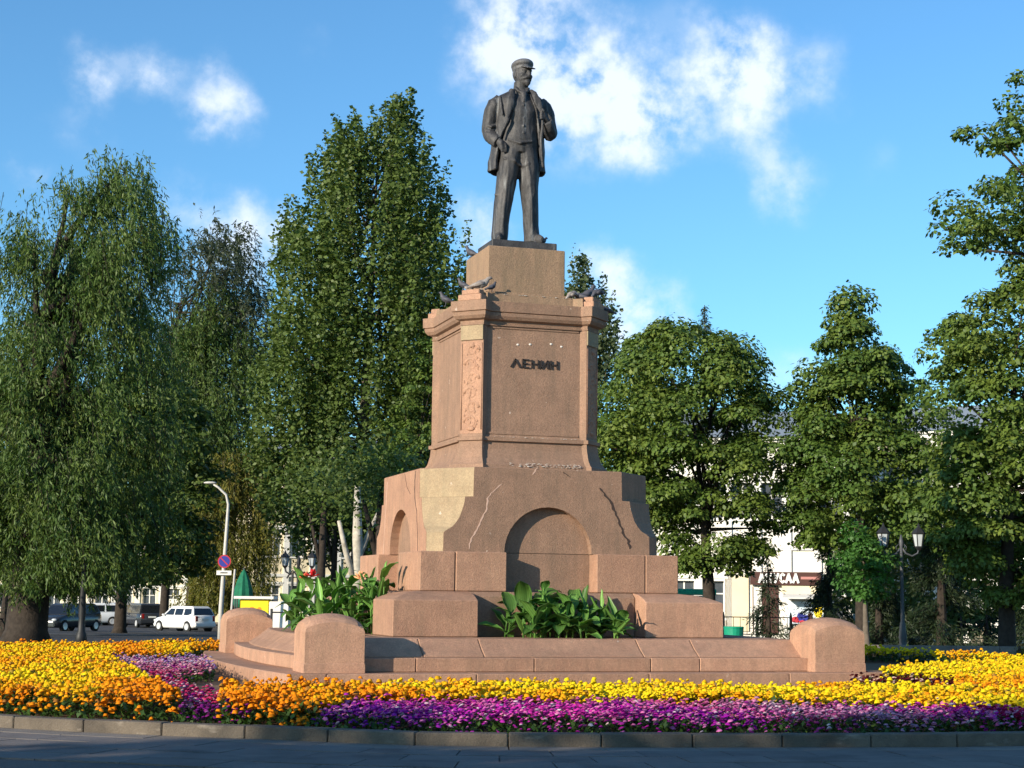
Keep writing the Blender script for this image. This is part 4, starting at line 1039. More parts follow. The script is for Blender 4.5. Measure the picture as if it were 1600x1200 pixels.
marigolds(Z_MARF, 500, lambda X, Y: np.clip((-4.2 - X) * .22, -.4, .5))
marigolds(Z_MARR, 290, lambda X, Y: np.clip((-9.5 - Y) * .18, -.3, .5) - .1)
PET_PAL = [colr(.42,.012,.22), colr(.30,.006,.26), colr(.62,.05,.28), colr(.16,.006,.20), colr(.46,.01,.09)]
def petunias(poly, dens, palette, h=.26, rad=(.020, .038)):
    X, Y = sample(poly, dens); Z = height_of(X, Y, h)
    C = palette(X, Y)
    dm = edge_dist(X, Y); keep = rng.uniform(0, 1, len(X)) < np.clip((dm - .1) * 1.6, .1, 1) * .80
    X, Y, Z, C = X[keep], Y[keep], Z[keep], C[keep]
    heads(X, Y, Z + rng.normal(-.03, .045, len(X)), rng.uniform(*rad, len(X)), C, .35, 5)
    X, Y = sample(poly, dens * 1.3); Z = height_of(X, Y, h); greens(X, Y, Z * rng.uniform(.2, .9, len(X)), .08)
def pal_front(X, Y):
    # drifts of colour along the kerb from left to right
    s = X + .15 * (Y + 15) + nz2(X, Y, .8, 2) * 1.1
    stops = [(-7, (.20,.02,.30)), (-5.2, (.46,.02,.38)), (-4.3, (.56,.03,.34)), (-3.2, (.50,.012,.32)), (-2.4, (.24,.008,.30)), (-1.8, (.48,.05,.22)), (-1.2, (.30,.05,.18)), (-.5, (.42,.28,.42)), (.0, (.16,.03,.12)), (.5, (.40,.02,.36)), (.9, (.46,.02,.30)), (1.2, (.34,.008,.05)), (1.9, (.36,.006,.10)), (2.4, (.30,.02,.42)), (3.4, (.16,.012,.34)), (6, (.22,.01,.30)), (14, (.4,.02,.2))]
    xs = [a for a, _ in stops]; C = np.stack([np.interp(s, xs, [c[i] for _, c in stops]) for i in range(3)], 1)
    u = rng.uniform(0, 1, len(X))
    C[u < .30] = C[u < .30] * .35 + np.array([.74, .24, .44]) * .65
    C = np.clip(C * 1.15, 0, .85)
    C[(u > .30) & (u < .35)] = np.array([.72, .55, .62])
    back = np.clip((edge_dist(X, Y) - 1.4) / 1.2, 0, 1) * (X < 0)
    C = C * (1 - back[:, None] * .55) + np.array([.62, .10, .25]) * back[:, None] * .55
    C[u > .86] *= .5
    return C
petunias(Z_PETF, 520, pal_front)
def pal_pink(X, Y):
    n = len(X); u = rng.uniform(0, 1, n); C = np.tile(colr(.50, .03, .12), (n, 1))
    far = np.clip((Y + 6) / 5, 0, 1)
    C = C * (1 - far[:, None]) + colr(.62, .30, .42) * far[:, None]
    C[u < .22] = colr(.75, .45, .50); C[(u > .22) & (u < .34)] = colr(.30, .01, .22)
    near = Y < -12.6
    C[near] = C[near] * .2 + colr(.14, .01, .20) * .8
    return C
petunias(Z_PINK, 330, pal_pink, .24)
petunias([(-7.95,0.9),(-5.6,3.2),(-5.9,1.0),(-6.3,-3.0),(-7.0,-3.0)], 150, lambda X, Y: np.where(rng.uniform(0, 1, (len(X), 1)) < .5, colr(.45, .40, .55)[None], colr(.28, .12, .42)[None]), .24)
petunias(Z_DRED, 170, lambda X, Y: np.where(rng.uniform(0, 1, (len(X), 1)) < .12, colr(.75, .5, .4)[None], colr(.10, .008, .012)[None]), .28)
C = np.concatenate(fl_C)
tag(add('bedding_flowers', fast_mesh('bedding_flowers', np.concatenate(fl_V), np.concatenate(fl_F), M['petal'], 3, {'petal': C})),
    'massed marigolds and petunias in yellow, orange, purple and red round the monument', 'flowers', kind='stuff')
# short grass by the steps
X, Y = sample([(-7.3,0.2),(-5.95,1.9),(-6.2,-1.2),(-7.25,-4.3)], 420); greens(X, Y, np.full(len(X), .08), .07)
tag(add('bedding_foliage', fast_mesh('bedding_foliage', np.concatenate(lv_V), np.concatenate(lv_F), M['foliage_low'], 4, {'tint': np.concatenate(lv_T)})),
    'green stems and leaves beneath the bedding flowers', 'bedding foliage', kind='stuff')

# ------------------------------------------------------------------ trees
TREES={
 'dark_right':((28.32,29.07,-0.28),[(6.35, -0.4, 3.62), (4.22, 0.4, 6.04), (2.09, 0.6, 6.37), (0.36, 0.94, 6.04)]),
 'dark_left':((-9.05,40.85,-0.28),[(11.21, 0.0, 2.68), (8.55, 0.27, 4.03), (4.82, 0.13, 4.43), (1.76, 0.13, 3.89)]),
 'dark_back':((-3.59,53.90,-0.50),[(13.2, 0.48, 1.77), (10.64, 0.64, 3.87), (7.45, 0.4, 4.59), (4.25, 0.24, 4.75), (2.18, 0.16, 4.35)]),
 'willow_a':((-8.94,19.71,0.00),[(14.82, 2.11, 0.58), (13.42, 1.68, 2.06), (11.51, 1.36, 2.8), (9.61, 1.05, 2.88), (7.71, 0.96, 2.97), (5.81, 1.1, 3.12), (3.91, 1.1, 3.12), (2.01, 0.91, 2.73)]),
 'sparse':((1.01,77.78,-0.82),[(25.79, 2.77, 1.04), (23.94, 2.36, 3.52), (21.07, 2.51, 4.29), (16.96, 2.63, 4.41), (13.26, 2.46, 3.83), (9.98, 2.36, 3.31)]),
 'willow_b':((2.43,75.23,-0.82),[(21.33, 0.91, 0.91), (18.71, 1.08, 2.91), (14.68, 0.71, 3.35), (10.65, 0.51, 3.35), (6.62, -0.3, 2.34), (3.39, -0.61, 2.03)]),
 'olive':((4.16,72.57,-0.81),[(10.9, 1.42, 1.5), (8.13, 0.62, 2.69), (4.96, 0.12, 3.19), (0.81, -0.18, 2.29)]),
 'poplar':((7.78,50.32,-0.50),[(26.57, 1.64, 0.35), (25.32, 0.81, 1.77), (24.36, 0.5, 2.56), (22.29, 0.45, 3.54), (20.21, 0.0, 4.44), (17.5, 0.35, 5.19), (14.62, 0.42, 5.44), (11.42, 0.29, 5.83), (8.23, 0.03, 5.83), (5.99, 0.03, 5.19), (4.08, 0.48, 3.38)]),
 'under':((9.26,45.63,-0.43),[(14.03, 0.77, 0.77), (11.59, 0.89, 1.56), (9.16, 0.31, 2.76), (6.73, -0.23, 3.14), (3.99, -0.77, 2.61), (2.31, -0.92, 1.53)]),
 'far_poplar':((31.75,80.75,-0.82),[(25.51, -0.69, 0.46), (22.68, -0.74, 1.56), (19.03, -0.46, 2.21), (14.93, -0.81, 2.19), (9.45, -0.81, 1.96)]),
 'linden':((13.85,20.96,-0.09),[(11.18, -1.56, 0.56), (10.4, -0.67, 2.34), (8.97, -0.62, 3.34), (7.65, -0.62, 3.56), (5.88, -0.51, 3.58), (4.56, 0.17, 2.95), (3.46, 0.3, 2.41), (2.57, 0.17, 1.28)]),
 'tree2':((17.83,17.60,-0.06),[(12.01, -0.16, 0.27), (10.69, -0.32, 0.97), (9.63, 0.21, 1.83), (8.35, 0.08, 2.72), (6.65, 0.03, 2.97), (4.94, 0.16, 2.95), (3.45, -0.19, 2.23)]),
 'tree3':((17.18,8.30,0.00),[(11.21, 0.9, 0.36), (10.67, 0.86, 0.86), (10.0, 0.72, 1.98), (8.74, 0.43, 2.63), (6.96, 0.5, 2.57), (5.17, 0.47, 2.6), (3.74, 0.32, 2.74), (2.67, 0.54, 2.16), (1.68, 0.63, 1.35)]),
 'small':((11.39,5.91,0.00),[(3.6, -0.29, 0.37), (3.02, -0.06, 0.96), (2.21, -0.07, 0.92), (1.63, 0.02, 0.55)]),
}

def leaf_quads(P, size, D=None, aspect=.5, droop=0., rngl=rng, out=None, fold=.25):
    n = len(P)
    if D is None:
        a = rngl.uniform(0, 2 * np.pi, n); el = rngl.normal(-droop, .5, n)
        d = np.stack([np.cos(a) * np.cos(el), np.sin(a) * np.cos(el), np.sin(el)], 1)
        if out is not None: d = d + out * .8; d /= np.linalg.norm(d, axis=1)[:, None]
    else: d = D
    r = rngl.normal(0, 1, (n, 3))
    if out is not None and D is None:      # blades lie like shingles on the outside of each spray
        nn = out * .9 + np.array([0, 0, .45]) + rngl.normal(0, .42, (n, 3)); nn /= np.linalg.norm(nn, axis=1)[:, None]
        t = rngl.normal(0, 1, (n, 3)) + np.array([0, 0, -1.1]) + out * .4
        d = t - nn * (t * nn).sum(1)[:, None]; d /= np.linalg.norm(d, axis=1)[:, None] + 1e-9; r = nn
    s = np.cross(d, r); s /= np.linalg.norm(s, axis=1)[:, None] + 1e-9
    L = (size * rngl.uniform(.45, 1.4, n))[:, None]
    V = np.stack([P, P + d * L * .45 + s * L * aspect * .5, P + d * L, P + d * L * .5 - s * L * aspect * .5], 1)
    return V.reshape(-1, 3), (np.arange(n) * 4)[:, None] + np.array([[0, 1, 2, 3]])
def env(prof, z):
    zs = [p[0] for p in prof][::-1]; return np.interp(z, zs, [p[1] for p in prof][::-1]), np.interp(z, zs, [p[2] for p in prof][::-1])
RX, RY = RV.x / math.hypot(RV.x, RV.y), RV.y / math.hypot(RV.x, RV.y)
def crown_points(prof, nb, br, per, flat=.6, fill=.35, depthk=1.0, seed=0, wob=.3):
    """sub-clump centres spread through the crown envelope, then leaf positions on each clump"""
    g = np.random.default_rng(seed)
    z0, z1 = prof[-1][0], prof[0][0]; zs = np.linspace(z0, z1, 60); hw = env(prof, zs)[1]; w = hw ** 1.1 + .05; w /= w.sum()
    C = []; B = []
    for i in range(nb):
        z = g.choice(zs, p=w) + g.uniform(-.5, .5) * (z1 - z0) / 60; off, h = env(prof, z)
        a = g.uniform(0, 2 * np.pi); rr = (1 - fill * g.uniform(0, 1) ** 1.2) * h * g.uniform(.88, 1.1)
        b = br * g.uniform(.6, 1.35); rr = max(0, rr - b * .45)
        l = rr * math.copysign(abs(math.cos(a)) ** .7, math.cos(a)) + off; d = rr * math.sin(a) * depthk
        C.append((l * RX - d * RY * -1 * -1, l * RY + d * RX, z)); B.append(b)
    C = np.array(C); B = np.array(B)
    n = nb * per; idx = np.repeat(np.arange(nb), per)
    v = g.normal(0, 1, (n, 3)); v /= np.linalg.norm(v, axis=1)[:, None]
    v[:, 2] = np.where(v[:, 2] < -.2, -v[:, 2] * .6, v[:, 2])
    r = g.uniform(.55, 1.05, n) ** .6
    P = C[idx] + v * (B[idx] * r)[:, None] * np.array([1, 1, flat]); P[:, 2] -= (v[:, 0]**2 + v[:, 1]**2) * B[idx] * .25
    return C, B, P, v
def limbs(mb, C, base_z, trunk_top, r0, n, g, lean=0):
    idx = g.choice(len(C), min(n, len(C)), replace=False)
    for i in idx:
        c = C[i]; zs = base_z + (trunk_top - base_z) * g.uniform(.35, 1.0)
        zs = min(zs, c[2] - .1)
        k = (zs / max(trunk_top, .1)); ax = Vector((0, 0, zs))
        mid = Vector((c[0] * .45, c[1] * .45, zs + (c[2] - zs) * .55))
        mb.tube([ax, mid, Vector(c)], [r0 * .30, r0 * .17, r0 * .05], 6)
def crown_object(t, P, size, mat, seed, D=None, aspect=.6, droop=.2, out=None):
    g = np.random.default_rng(seed + 99)
    V, F = leaf_quads(P, size, D, aspect, droop, g, out)
    me = fast_mesh('crown', V, F, mat, 4, {'tint': g.uniform(0, 1, len(F)) ** 1.5})
    return add('crown', me, t)
def broad_tree(key, name, label, cat, nb, br, per, leaf, mat, bark, tr, seed, group=None, fill=.4, flat=.6, droop=.3, loc=None, trunk_h=None, nl=22, depthk=1.0, prof=None, wob=.3, aspect=.7):
    base, pf = TREES[key] if key else (loc, prof)
    if loc: base = loc
    t = thing(name, label, cat, base, 0, group)
    pf = [(z - base[2], o, h) for z, o, h in pf]
    g = np.random.default_rng(seed)
    C, B, P, v = crown_points(pf, nb, br, per, flat, fill, depthk, seed)
    crown_object(t, P, leaf, mat, seed, aspect=aspect, droop=droop, out=v)
    th = trunk_h or (pf[0][0] * .72); off = env(pf, th)[0]
    mb = MB(); q = [(0, 0, -.1), (.02, 0, .25), (off * RX * .1, 0, th * .25), (off * RX * .4, off * RY * .4, th * .6), (off * RX, off * RY, th)]
    mb.tube(q, [tr * 1.5, tr * 1.05, tr * .85, tr * .5, tr * .12], 12)
    limbs(mb, C, pf[-1][0] * .7, th, tr, nl, g)
    mb.build('trunk', bark, t, smooth=True)
    return t
def willow(key, name, label, ns, per, leaf, mat, bark, tr, seed, drop=(1.2, 3.0), group=None, fill=.5, density_top=1., aspect=.16, cat='willow tree', lift=.0, nl=26, curl=.25, nc=120, cs=1.):
    base, pf = TREES[key]; t = thing(name, label, cat, base, 0, group)
    pf = [(z - base[2], o, h) for z, o, h in pf]; g = np.random.default_rng(seed)
    C, B, P_, v = crown_points(pf, nc, .35, 1, .8, fill, 1., seed)
    PP = []; DD = []; strands = MB()
    zmin = pf[-1][0]
    for s in range(ns):
        c = C[g.integers(len(C))] + g.normal(0, 1, 3) * np.array([.42, .42, .32]) * cs; L = g.uniform(*drop); zc = c[2]
        L = min(L, max(.4, zc - zmin + .5)); a = g.uniform(0, 6.28); o = np.array([math.cos(a), math.sin(a), 0.])
        rad = np.array([c[0], c[1], 0.]); rn = np.linalg.norm(rad) + 1e-6
        o = o * .5 + rad / rn * .5
        u = np.sort(g.uniform(0, 1, per)); x = u * L
        p = c[None] + o[None] * (curl * np.minimum(x, .8))[:, None] + np.array([0, 0, 1.])[None] * ((lift * x) - x * np.clip(u + .3, 0, 1))[:, None]
        p += g.normal(0, .035, p.shape)
        d = np.tile(o * .45 + np.array([0, 0, -.9 + lift]), (per, 1)) + g.normal(0, .45, (per, 3)); d /= np.linalg.norm(d, axis=1)[:, None]
        PP.append(p); DD.append(d)
        if s % 5 == 0: strands.tube([c, c + o * .2 - np.array([0, 0, L * .4]), c + o * curl - np.array([0, 0, L * .85])], [.012, .008, .004], 3)
    P = np.concatenate(PP); D = np.concatenate(DD)
    crown_object(t, P, leaf, mat, seed, D, aspect)
    th = pf[0][0] * .8; off = env(pf, th)[0]
    strands.tube([(0, 0, -.1), (0, 0, .4), (.1, 0, th * .25), (off * RX * .5, off * RY * .5, th * .6), (off * RX, off * RY, th)], [tr * 1.35, tr, tr * .85, tr * .5, tr * .12], 12)
    limbs(strands, C, pf[-1][0], th, tr, nl, g)
    strands.build('trunk', bark, t, smooth=True)
    return t

willow('willow_a', 'willow_tree', 'big drooping willow with a thick dark trunk at the left edge', 6600, 24, .17, M['leaf_willow'], M['bark_dark'], .62, 1, (.5, 1.8), fill=.85, aspect=.24, curl=.5, nc=135)
willow('sparse', 'acacia_tree', 'thin open tree with dark feathery twigs against the sky, right of the big willow', 2500, 16, .30, M['leaf_sparse'], M['bark_dark'], .30, 2, (.6, 1.8), fill=.9, cat='tree', aspect=.28, lift=.35, nl=70, curl=1.0, nc=160, cs=1.8)
willow('willow_b', 'willow_tree', 'smaller yellowish green weeping willow behind the white car', 3900, 24, .26, M['leaf_willow'], M['bark_dark'], .40, 3, (1.0, 3.4), fill=.8, aspect=.24, nc=110, cs=1.6)
willow('olive', 'willow_tree', 'pale yellowing weeping tree behind the white lamp post', 2600, 24, .24, M['leaf_olive'], M['bark_grey'], .25, 4, (1.0, 2.4), fill=.8, aspect=.26)
broad_tree('dark_back', 'maple_tree', 'shaded dark tree behind the willow, above the parked cars', 'maple tree', 380, .9, 120, .26, M['leaf_poplar'], M['bark_dark'], .3, 13, fill=.8)
broad_tree('dark_left', 'maple_tree', 'shaded dark tree behind the willow trunk at the left edge', 'maple tree', 260, .9, 100, .24, M['leaf_poplar'], M['bark_dark'], .3, 14, fill=.8)
# poplar: upright sprays
def poplar(key, label, nb, per, leaf, mat, tr, seed, spray=1.3, wid=.35, name='poplar_tree', bark=None):
    base, pf = TREES[key]; t = thing(name, label, 'poplar tree', base)
    pf = [(z - base[2], o, h) for z, o, h in pf]; g = np.random.default_rng(seed)
    C, B, P_, v = crown_points(pf, nb, .3, 1, 1., .75, .8, seed)
    idx = np.repeat(np.arange(nb), per); n = len(idx); u = g.uniform(0, 1, n)
    L = (spray * g.uniform(.6, 1.4, nb))[idx]; w = wid * (1 - u * .85)
    a = g.uniform(0, 6.28, n); r = w * np.sqrt(g.uniform(.1, 1, n))
    rad = C[:, :2] - 0; rn = np.linalg.norm(rad, axis=1)[:, None] + 1e-6; o2 = (rad / rn)[idx] * .22
    P = C[idx] + np.stack([np.cos(a) * r + o2[:, 0] * u * L, np.sin(a) * r + o2[:, 1] * u * L, (u - .45) * L * 1.25], 1)
    crown_object(t, P, leaf, mat, seed, aspect=.75, droop=.1)
    th = pf[0][0] * .9; mb = MB(); off = env(pf, th)[0]
    mb.tube([(0, 0, -.1), (0, 0, th * .3), (off * RX * .5, off * RY * .5, th * .65), (off * RX, off * RY, th)], [tr * 1.2, tr * .8, tr * .45, tr * .1], 10)
    for i in g.choice(nb, 46, replace=False):
        c = C[i]; zs = max(.8, c[2] - g.uniform(2, 4)); mb.tube([(0, 0, zs), (c[0] * .6, c[1] * .6, (zs + c[2]) / 2), tuple(c)], [tr * .22, tr * .13, .02], 5)
    mb.build('trunk', bark or M['bark_grey'], t, smooth=True)
    return t
poplar('poplar', 'tall dense green poplar rising left of the pedestal, behind it', 1900, 70, .215, M['leaf_poplar'], .42, 5, 1.9, .62)
poplar('far_poplar', 'slim distant poplar just right of the pedestal cornice', 260, 60, .3, M['leaf_far'], .3, 6, 2.6, .55)
broad_tree('under', 'maple_tree', 'dark low tree with a few yellow leaves between poplar and pedestal', 'maple tree', 230, .5, 110, .17, M['leaf_maple'], M['bark_dark'], .2, 7, fill=.7)
broad_tree('linden', 'linden_tree', 'round full linden immediately right of the pedestal', 'linden tree', 270, .82, 300, .15, M['leaf_linden'], M['bark_dark'], .24, 8, fill=.5, flat=.55, droop=.5)
broad_tree('tree2', 'maple_tree', 'broad maple with a pointed thin top above the right corner block', 'maple tree', 215, .76, 290, .15, M['leaf_maple'], M['bark_dark'], .22, 9, fill=.55, flat=.55, droop=.5)
broad_tree('tree3', 'linden_tree', 'large linden spreading behind the twin lantern lamp', 'linden tree', 250, .74, 290, .14, M['leaf_linden'], M['bark_dark'], .24, 10, fill=.5, flat=.5, droop=.5)
broad_tree(None, 'oak_tree', 'nearest tree at the right edge, its leafy boughs reaching into the sky', 'oak tree', 280, .44, 135, .125, M['leaf_maple'], M['bark_dark'], .3, 11, fill=.9, flat=.5, loc=tuple(place(1745, 38)),
           prof=[(14.2, .6, 1.0), (13.6, 0, 2.6), (12.8, -.2, 3.1), (12.2, 0, 2.3), (11.6, 0, 2.8), (10.9, -.5, 3.55), (10.2, -.5, 3.5), (9.9, .2, 3.0)])
broad_tree('small', 'young_linden', 'small bright green young tree on a thin grey trunk, behind the right corner block', 'young tree', 62, .34, 85, .11, M['leaf_young'], M['bark_grey'], .10, 12, loc=tuple(place(1352, 46.8)), trunk_h=3.0, nl=10, fill=.8)
def conifer(px, D, h, w, label, seed, n=9000, name='spruce_tree', lean=0, top=None, mat=None, cat='spruce tree', size=.16, z0=.3, dens=1):
    p = place(px, D); t = thing(name, label, cat, p, 0)
    g = np.random.default_rng(seed); PP = []; DD = []; mb = MB()
    mb.tube([(0, 0, -.1), (0, 0, h)], [w * .09 + .05, .02], 8)
    nbz = int(h * 9)
    for i in range(nbz):
        z = z0 + (h - z0) * (i / nbz) ** 1.0; R = w * (1 - (z - z0) / (h - z0)) ** .8 * g.uniform(.75, 1.1) + .05; a = g.uniform(0, 6.28)
        e = np.array([math.cos(a) * R, math.sin(a) * R, -R * .28]); m_ = int(n / nbz * (R / w + .25))
        u = g.uniform(.1, 1, m_); q = np.array([0, 0, z])[None] + e[None] * u[:, None] + g.normal(0, .07 + .05 * R, (m_, 3)); q[:, 2] -= np.abs(g.normal(0, .10, m_)) * u
        PP.append(q); d = e[None] / R + g.normal(0, .6, (m_, 3)); d[:, 2] -= .5; DD.append(d / np.linalg.norm(d, axis=1)[:, None])
        if i % 2 == 0: mb.tube([(0, 0, z), tuple(e * .9 + np.array([0, 0, z]))], [.03, .01], 4)
    crown_object(t, np.concatenate(PP), size, mat or M['leaf_dark'], seed, np.concatenate(DD), .22)
    mb.build('trunk', M['bark_dark'], t)
    return t
conifer(1200, 66, 3.2, .95, 'small open dark spruce in front of the maroon shop sign', 20, 2600, size=.18)
conifer(1295, 61, 4.2, 1.3, 'dark spruce left of the twin lantern lamp', 21, 9000)
conifer(1372, 58, 3.2, 1.5, 'low broad dark spruce behind the twin lantern lamp post', 22, 9000)
conifer(1470, 57, 4.9, 1.9, 'largest dark spruce, right of the twin lantern lamp', 23, 15000)
conifer(1612, 58, 4.4, 1.5, 'dark spruce at the right edge of the park', 24, 9000)
conifer(1102, 85, 17.2, 1.7, 'tall spruce whose tip shows above the round linden', 25, 12000, size=.22, mat=M['leaf_sparse'])
for i, (px, D, h, w) in enumerate([(1330, 66, 1.3, 1.2), (1540, 64, 1.3, 1.3), (1420, 66, 1.6, 1.4), (10, 62, 2.2, 2.2), (1250, 72, .9, 1.6)]):
    conifer(px, D, h, w, ['low dark shrub behind the young tree', 'low dark shrub by the park railing', 'dark shrub behind the large dark spruce', 'dark shrub behind the willow trunk, far left', 'low dark hedge bush under the shop poster'][i], 40 + i, 2600, 'shrub', cat='shrub', size=.16, z0=.05)
broad_tree('dark_right', 'maple_tree', 'deeply shaded low tree behind the lamp and the spruces at right', 'maple tree', 260, .8, 110, .22, M['leaf_poplar'], M['bark_dark'], .25, 15, fill=.8)
# yellowish rounded shrub at the bed's far right
conifer(1590, 45.5, .42, .75, 'small yellow-green clipped shrub beyond the kerb at far right', 50, 2600, 'shrub', cat='shrub', size=.10, z0=.02, mat=M['leaf_olive'])
# bare pale trunk seen left of the pedestal
p = place(557, 70); t = thing('pollarded_tree', 'pale bare-trunked tree with cut limbs left of the pedestal', 'tree', p)
MB().tube([(0, 0, -.1), (.05, 0, 2.4), (0, 0, 4.2), (-.05, 0, 6.4)], [.28, .24, .22, .12], 10).tube([(0, 0, 2.2), (-.5, -.1, 3.6), (-.85, -.2, 4.9)], [.16, .12, .08], 8).tube([(0, 0, 3.2), (.5, .1, 4.4), (.9, .1, 5.3)], [.15, .11, .07], 8).build('trunk', M['bark_pale'], t, smooth=True)
for px, D, r, h, lab in ((500, 74, .22, 6.0, 'brown trunk standing just left of the cannas'), (520, 82, .18, 6.5, 'slender brown trunk behind the cannas'), (590, 62, .3, 5.5, 'dark trunk close to the left side of the pedestal')):
    p = place(px, D); t = thing('park_tree', lab, 'tree', p)
    g = np.random.default_rng(px)
    MB().tube([(0, 0, -.1), (.05, 0, h * .5), (.1, 0, h)], [r * 1.2, r * .85, r * .5], 9).tube([(.05, 0, h * .5), (-.6, 0, h * .95)], [r * .5, r * .25], 7).build('trunk', M['bark_dark'], t, smooth=True)
    P = g.normal(0, 1, (2600, 3)) * np.array([1.1, 1.1, .8]) + np.array([0, 0, h + .6])
    crown_object(t, P, .2, M['leaf_poplar'], px)
# trees on the near side of the square, behind the photographer's left: they shade the foreground
for i in range(8):
    x = -42 + i * 3.8; y = -29.6 + random.uniform(-.8, .8); hh = 9.45 + (i % 3) * .35
    broad_tree(None, 'linden_tree', 'linden on the near side of the square, behind and left of the viewpoint', 'linden tree', 70, .95, 60, .36, M['leaf_linden'], M['bark_dark'], .22, 60 + i, 'lindens behind the viewpoint', fill=1., loc=(x, y, 0),
               prof=[(hh, 0, .8), (hh - .9, 0, 2.3), (hh - 3, 0, 2.9), (hh - 5.2, 0, 2.7), (2.4, 0, 1.4)], nl=8)

# ------------------------------------------------------------------ buildings
def building(name, label, pxa, pxb, Da, Db, zt, depth, floors, nwin, wall, z0win=1.0, ww=1.1, wh=1.7, roof=True, cornice=True, skip=(), ground_skip=()):
    A, B = place(pxa, Da), place(pxb, Db); L = (B - A).xy.length; rz = math.atan2(B.y - A.y, B.x - A.x)
    zb = min(A.z, B.z) - .3
    t = thing(name, label, 'building', (A.x, A.y, zb), rz); H = zt - zb
    fh = (H - .6) / floors
    ws = [(i + .5) * L / nwin for i in range(nwin)]
    # wall front built as piers and bands so that openings are real
    mb = MB(); x = 0
    for fl in range(floors):
        zl = fl * fh + z0win + .3; zh = zl + wh
        mb.box(0, L, 0, .35, fl * fh, zl); mb.box(0, L, 0, .35, zh, (fl + 1) * fh if fl < floors - 1 else H)
        xs = [0]
        for i, c in enumerate(ws):
            if (fl, i) in skip or (fl == 0 and i in ground_skip): continue
            xs += [c - ww / 2, c + ww / 2]
        xs.append(L)
        for q in range(0, len(xs), 2): mb.box(xs[q], xs[q + 1], 0, .35, zl, zh)
    mb.box(0, L, .35, .4, 0, H).box(0, .3, .4, depth, 0, H).box(L - .3, L, .4, depth, 0, H).box(0, L, depth - .3, depth, 0, H)
    mb.build('wall', wall, t)
    fme = MB().box(-ww/2, -ww/2+.09, 0, .07, 0, wh).box(ww/2-.09, ww/2, 0, .07, 0, wh).box(-ww/2+.09, ww/2-.09, 0, .07, wh-.09, wh).box(-ww/2+.09, ww/2-.09, 0, .07, 0, .09).box(-.04, .04, 0, .06, .09, wh-.09).box(-ww/2+.09, -.04, .01, .06, wh*.62, wh*.62+.06).box(.04, ww/2-.09, .01, .06, wh*.62, wh*.62+.06).mesh('window_frame', M['trim'])
    pme = MB().box(-ww/2+.05, ww/2-.05, 0, .02, .05, wh-.05).mesh('pane', M['pane'])
    sme = MB().box(-ww/2-.12, ww/2+.12, -.10, .0, -.10, 0).mesh('sill', M['trim'])
    hme = MB().box(-ww/2-.18, ww/2+.18, -.12, -.003, 0, .14).box(-ww/2-.1, ww/2+.1, -.06, -.003, -.12, 0).mesh('lintel', M['trim'])
    for fl in range(floors):
        for i, c in enumerate(ws):
            if (fl, i) in skip or (fl == 0 and i in ground_skip): continue
            z = fl * fh + z0win + .3
            w = add('window', fme, t, (c, .18, z)); add('pane', pme, w, (0, .05, 0)); add('sill', sme, w, (0, -.183, 0)); add('lintel', hme, w, (0, -.18, wh + .05))
    if cornice:
        MB().box(-.15, L + .15, -.28, -.003, H - .45, H - .15).box(-.3, L + .3, -.45, -.003, H - .15, H).build('cornice', M['trim'], t)
        for fl in range(1, floors): MB().box(-.05, L + .05, -.12, -.003, fl * fh - .12, fl * fh + .08).build('string_course', M['trim'], t)
        for q in range(0, nwin + 1): MB().box(q * L / nwin - .2, q * L / nwin + .2, -.10, -.004, .0, H - .46).build('pilaster', M['trim'], t)
    if roof:
        MB().rings([[(-.5, -.6, H), (L + .5, -.6, H), (L + .5, depth + .3, H), (-.5, depth + .3, H)], [(1.5, depth * .45, H + 1.9), (L - 1.5, depth * .45, H + 1.9), (L - 1.5, depth * .55, H + 1.9), (1.5, depth * .55, H + 1.9)]]).build('roof', M['roof'], t)
    else:
        MB().box(0, L, .4, depth, H - .12, H).build('roof', M['roof'], t)
    return t, H, L
bl, HL, LL = building('street_building', 'long cream two-storey building across the street, behind the parked cars', -160, 400, 133, 136, 7.0, 12, 2, 15, M['cream_wall'])
b2, H2, L2 = building('street_building', 'taller cream building with pilasters between lamp post and pedestal', 405, 800, 118, 124, 11.4, 12, 3, 10, M['cream_wall'], ww=1.2, wh=2.0)
b3, H3, L3 = building('shop_building', 'bright cream building with a maroon shop sign, seen under the round linden', 1000, 1325, 84, 82, 9.6, 12, 2, 7, M['white_wall'], z0win=1.1, ww=1.15, wh=1.9, ground_skip=(3, 4, 5))
b4, H4, L4 = building('street_building', 'greige building with pilasters behind the large dark spruce at right', 1335, 1900, 90, 80, 10.5, 12, 3, 12, M['grey_wall'], ww=1.1, wh=1.7)
# low white pavilion and curb furniture far left
b5, H5, L5 = building('kiosk', 'small white kiosk across the street behind the white hatchback', 262, 300, 112, 112, 1.1, 3, 1, 1, M['white_wall'], z0win=.5, ww=.9, wh=.9, roof=False, cornice=False)

# shop front on b3: sign, awning, poster
def on_b3(u0, u1, z0, z1, y0, y1): return MB().box(u0, u1, y0, y1, z0, z1)
def b3x(px):      # distance along the facade under picture column px
    A = b3.location; d = Vector((math.cos(b3.rotation_euler.z), math.sin(b3.rotation_euler.z)))
    lo, hi = 0, L3
    for _ in range(40):
        m_ = (lo + hi) / 2; P = Vector((A.x + d.x * m_, A.y + d.y * m_, 1.5)) - CAM
        x = 800 + 2608 * P.dot(RV) / P.dot(FW)
        if x < px: lo = m_
        else: hi = m_
    return lo
def b3z(py): return 1.6 + (934 - py) / 2608 * 83 - b3.location.z
xa, xb = b3x(1173), b3x(1284)
on_b3(xa, xb, b3z(913), b3z(893), -.40, -.14).build('shop_sign', M['fascia'], b3)
lx0, lx1 = b3x(1187), b3x(1248)
sg = thing('sign_lettering', 'white capital letters on the maroon shop fascia', 'sign letters', (0, 0, 0))
bpy.data.objects.remove(sg)
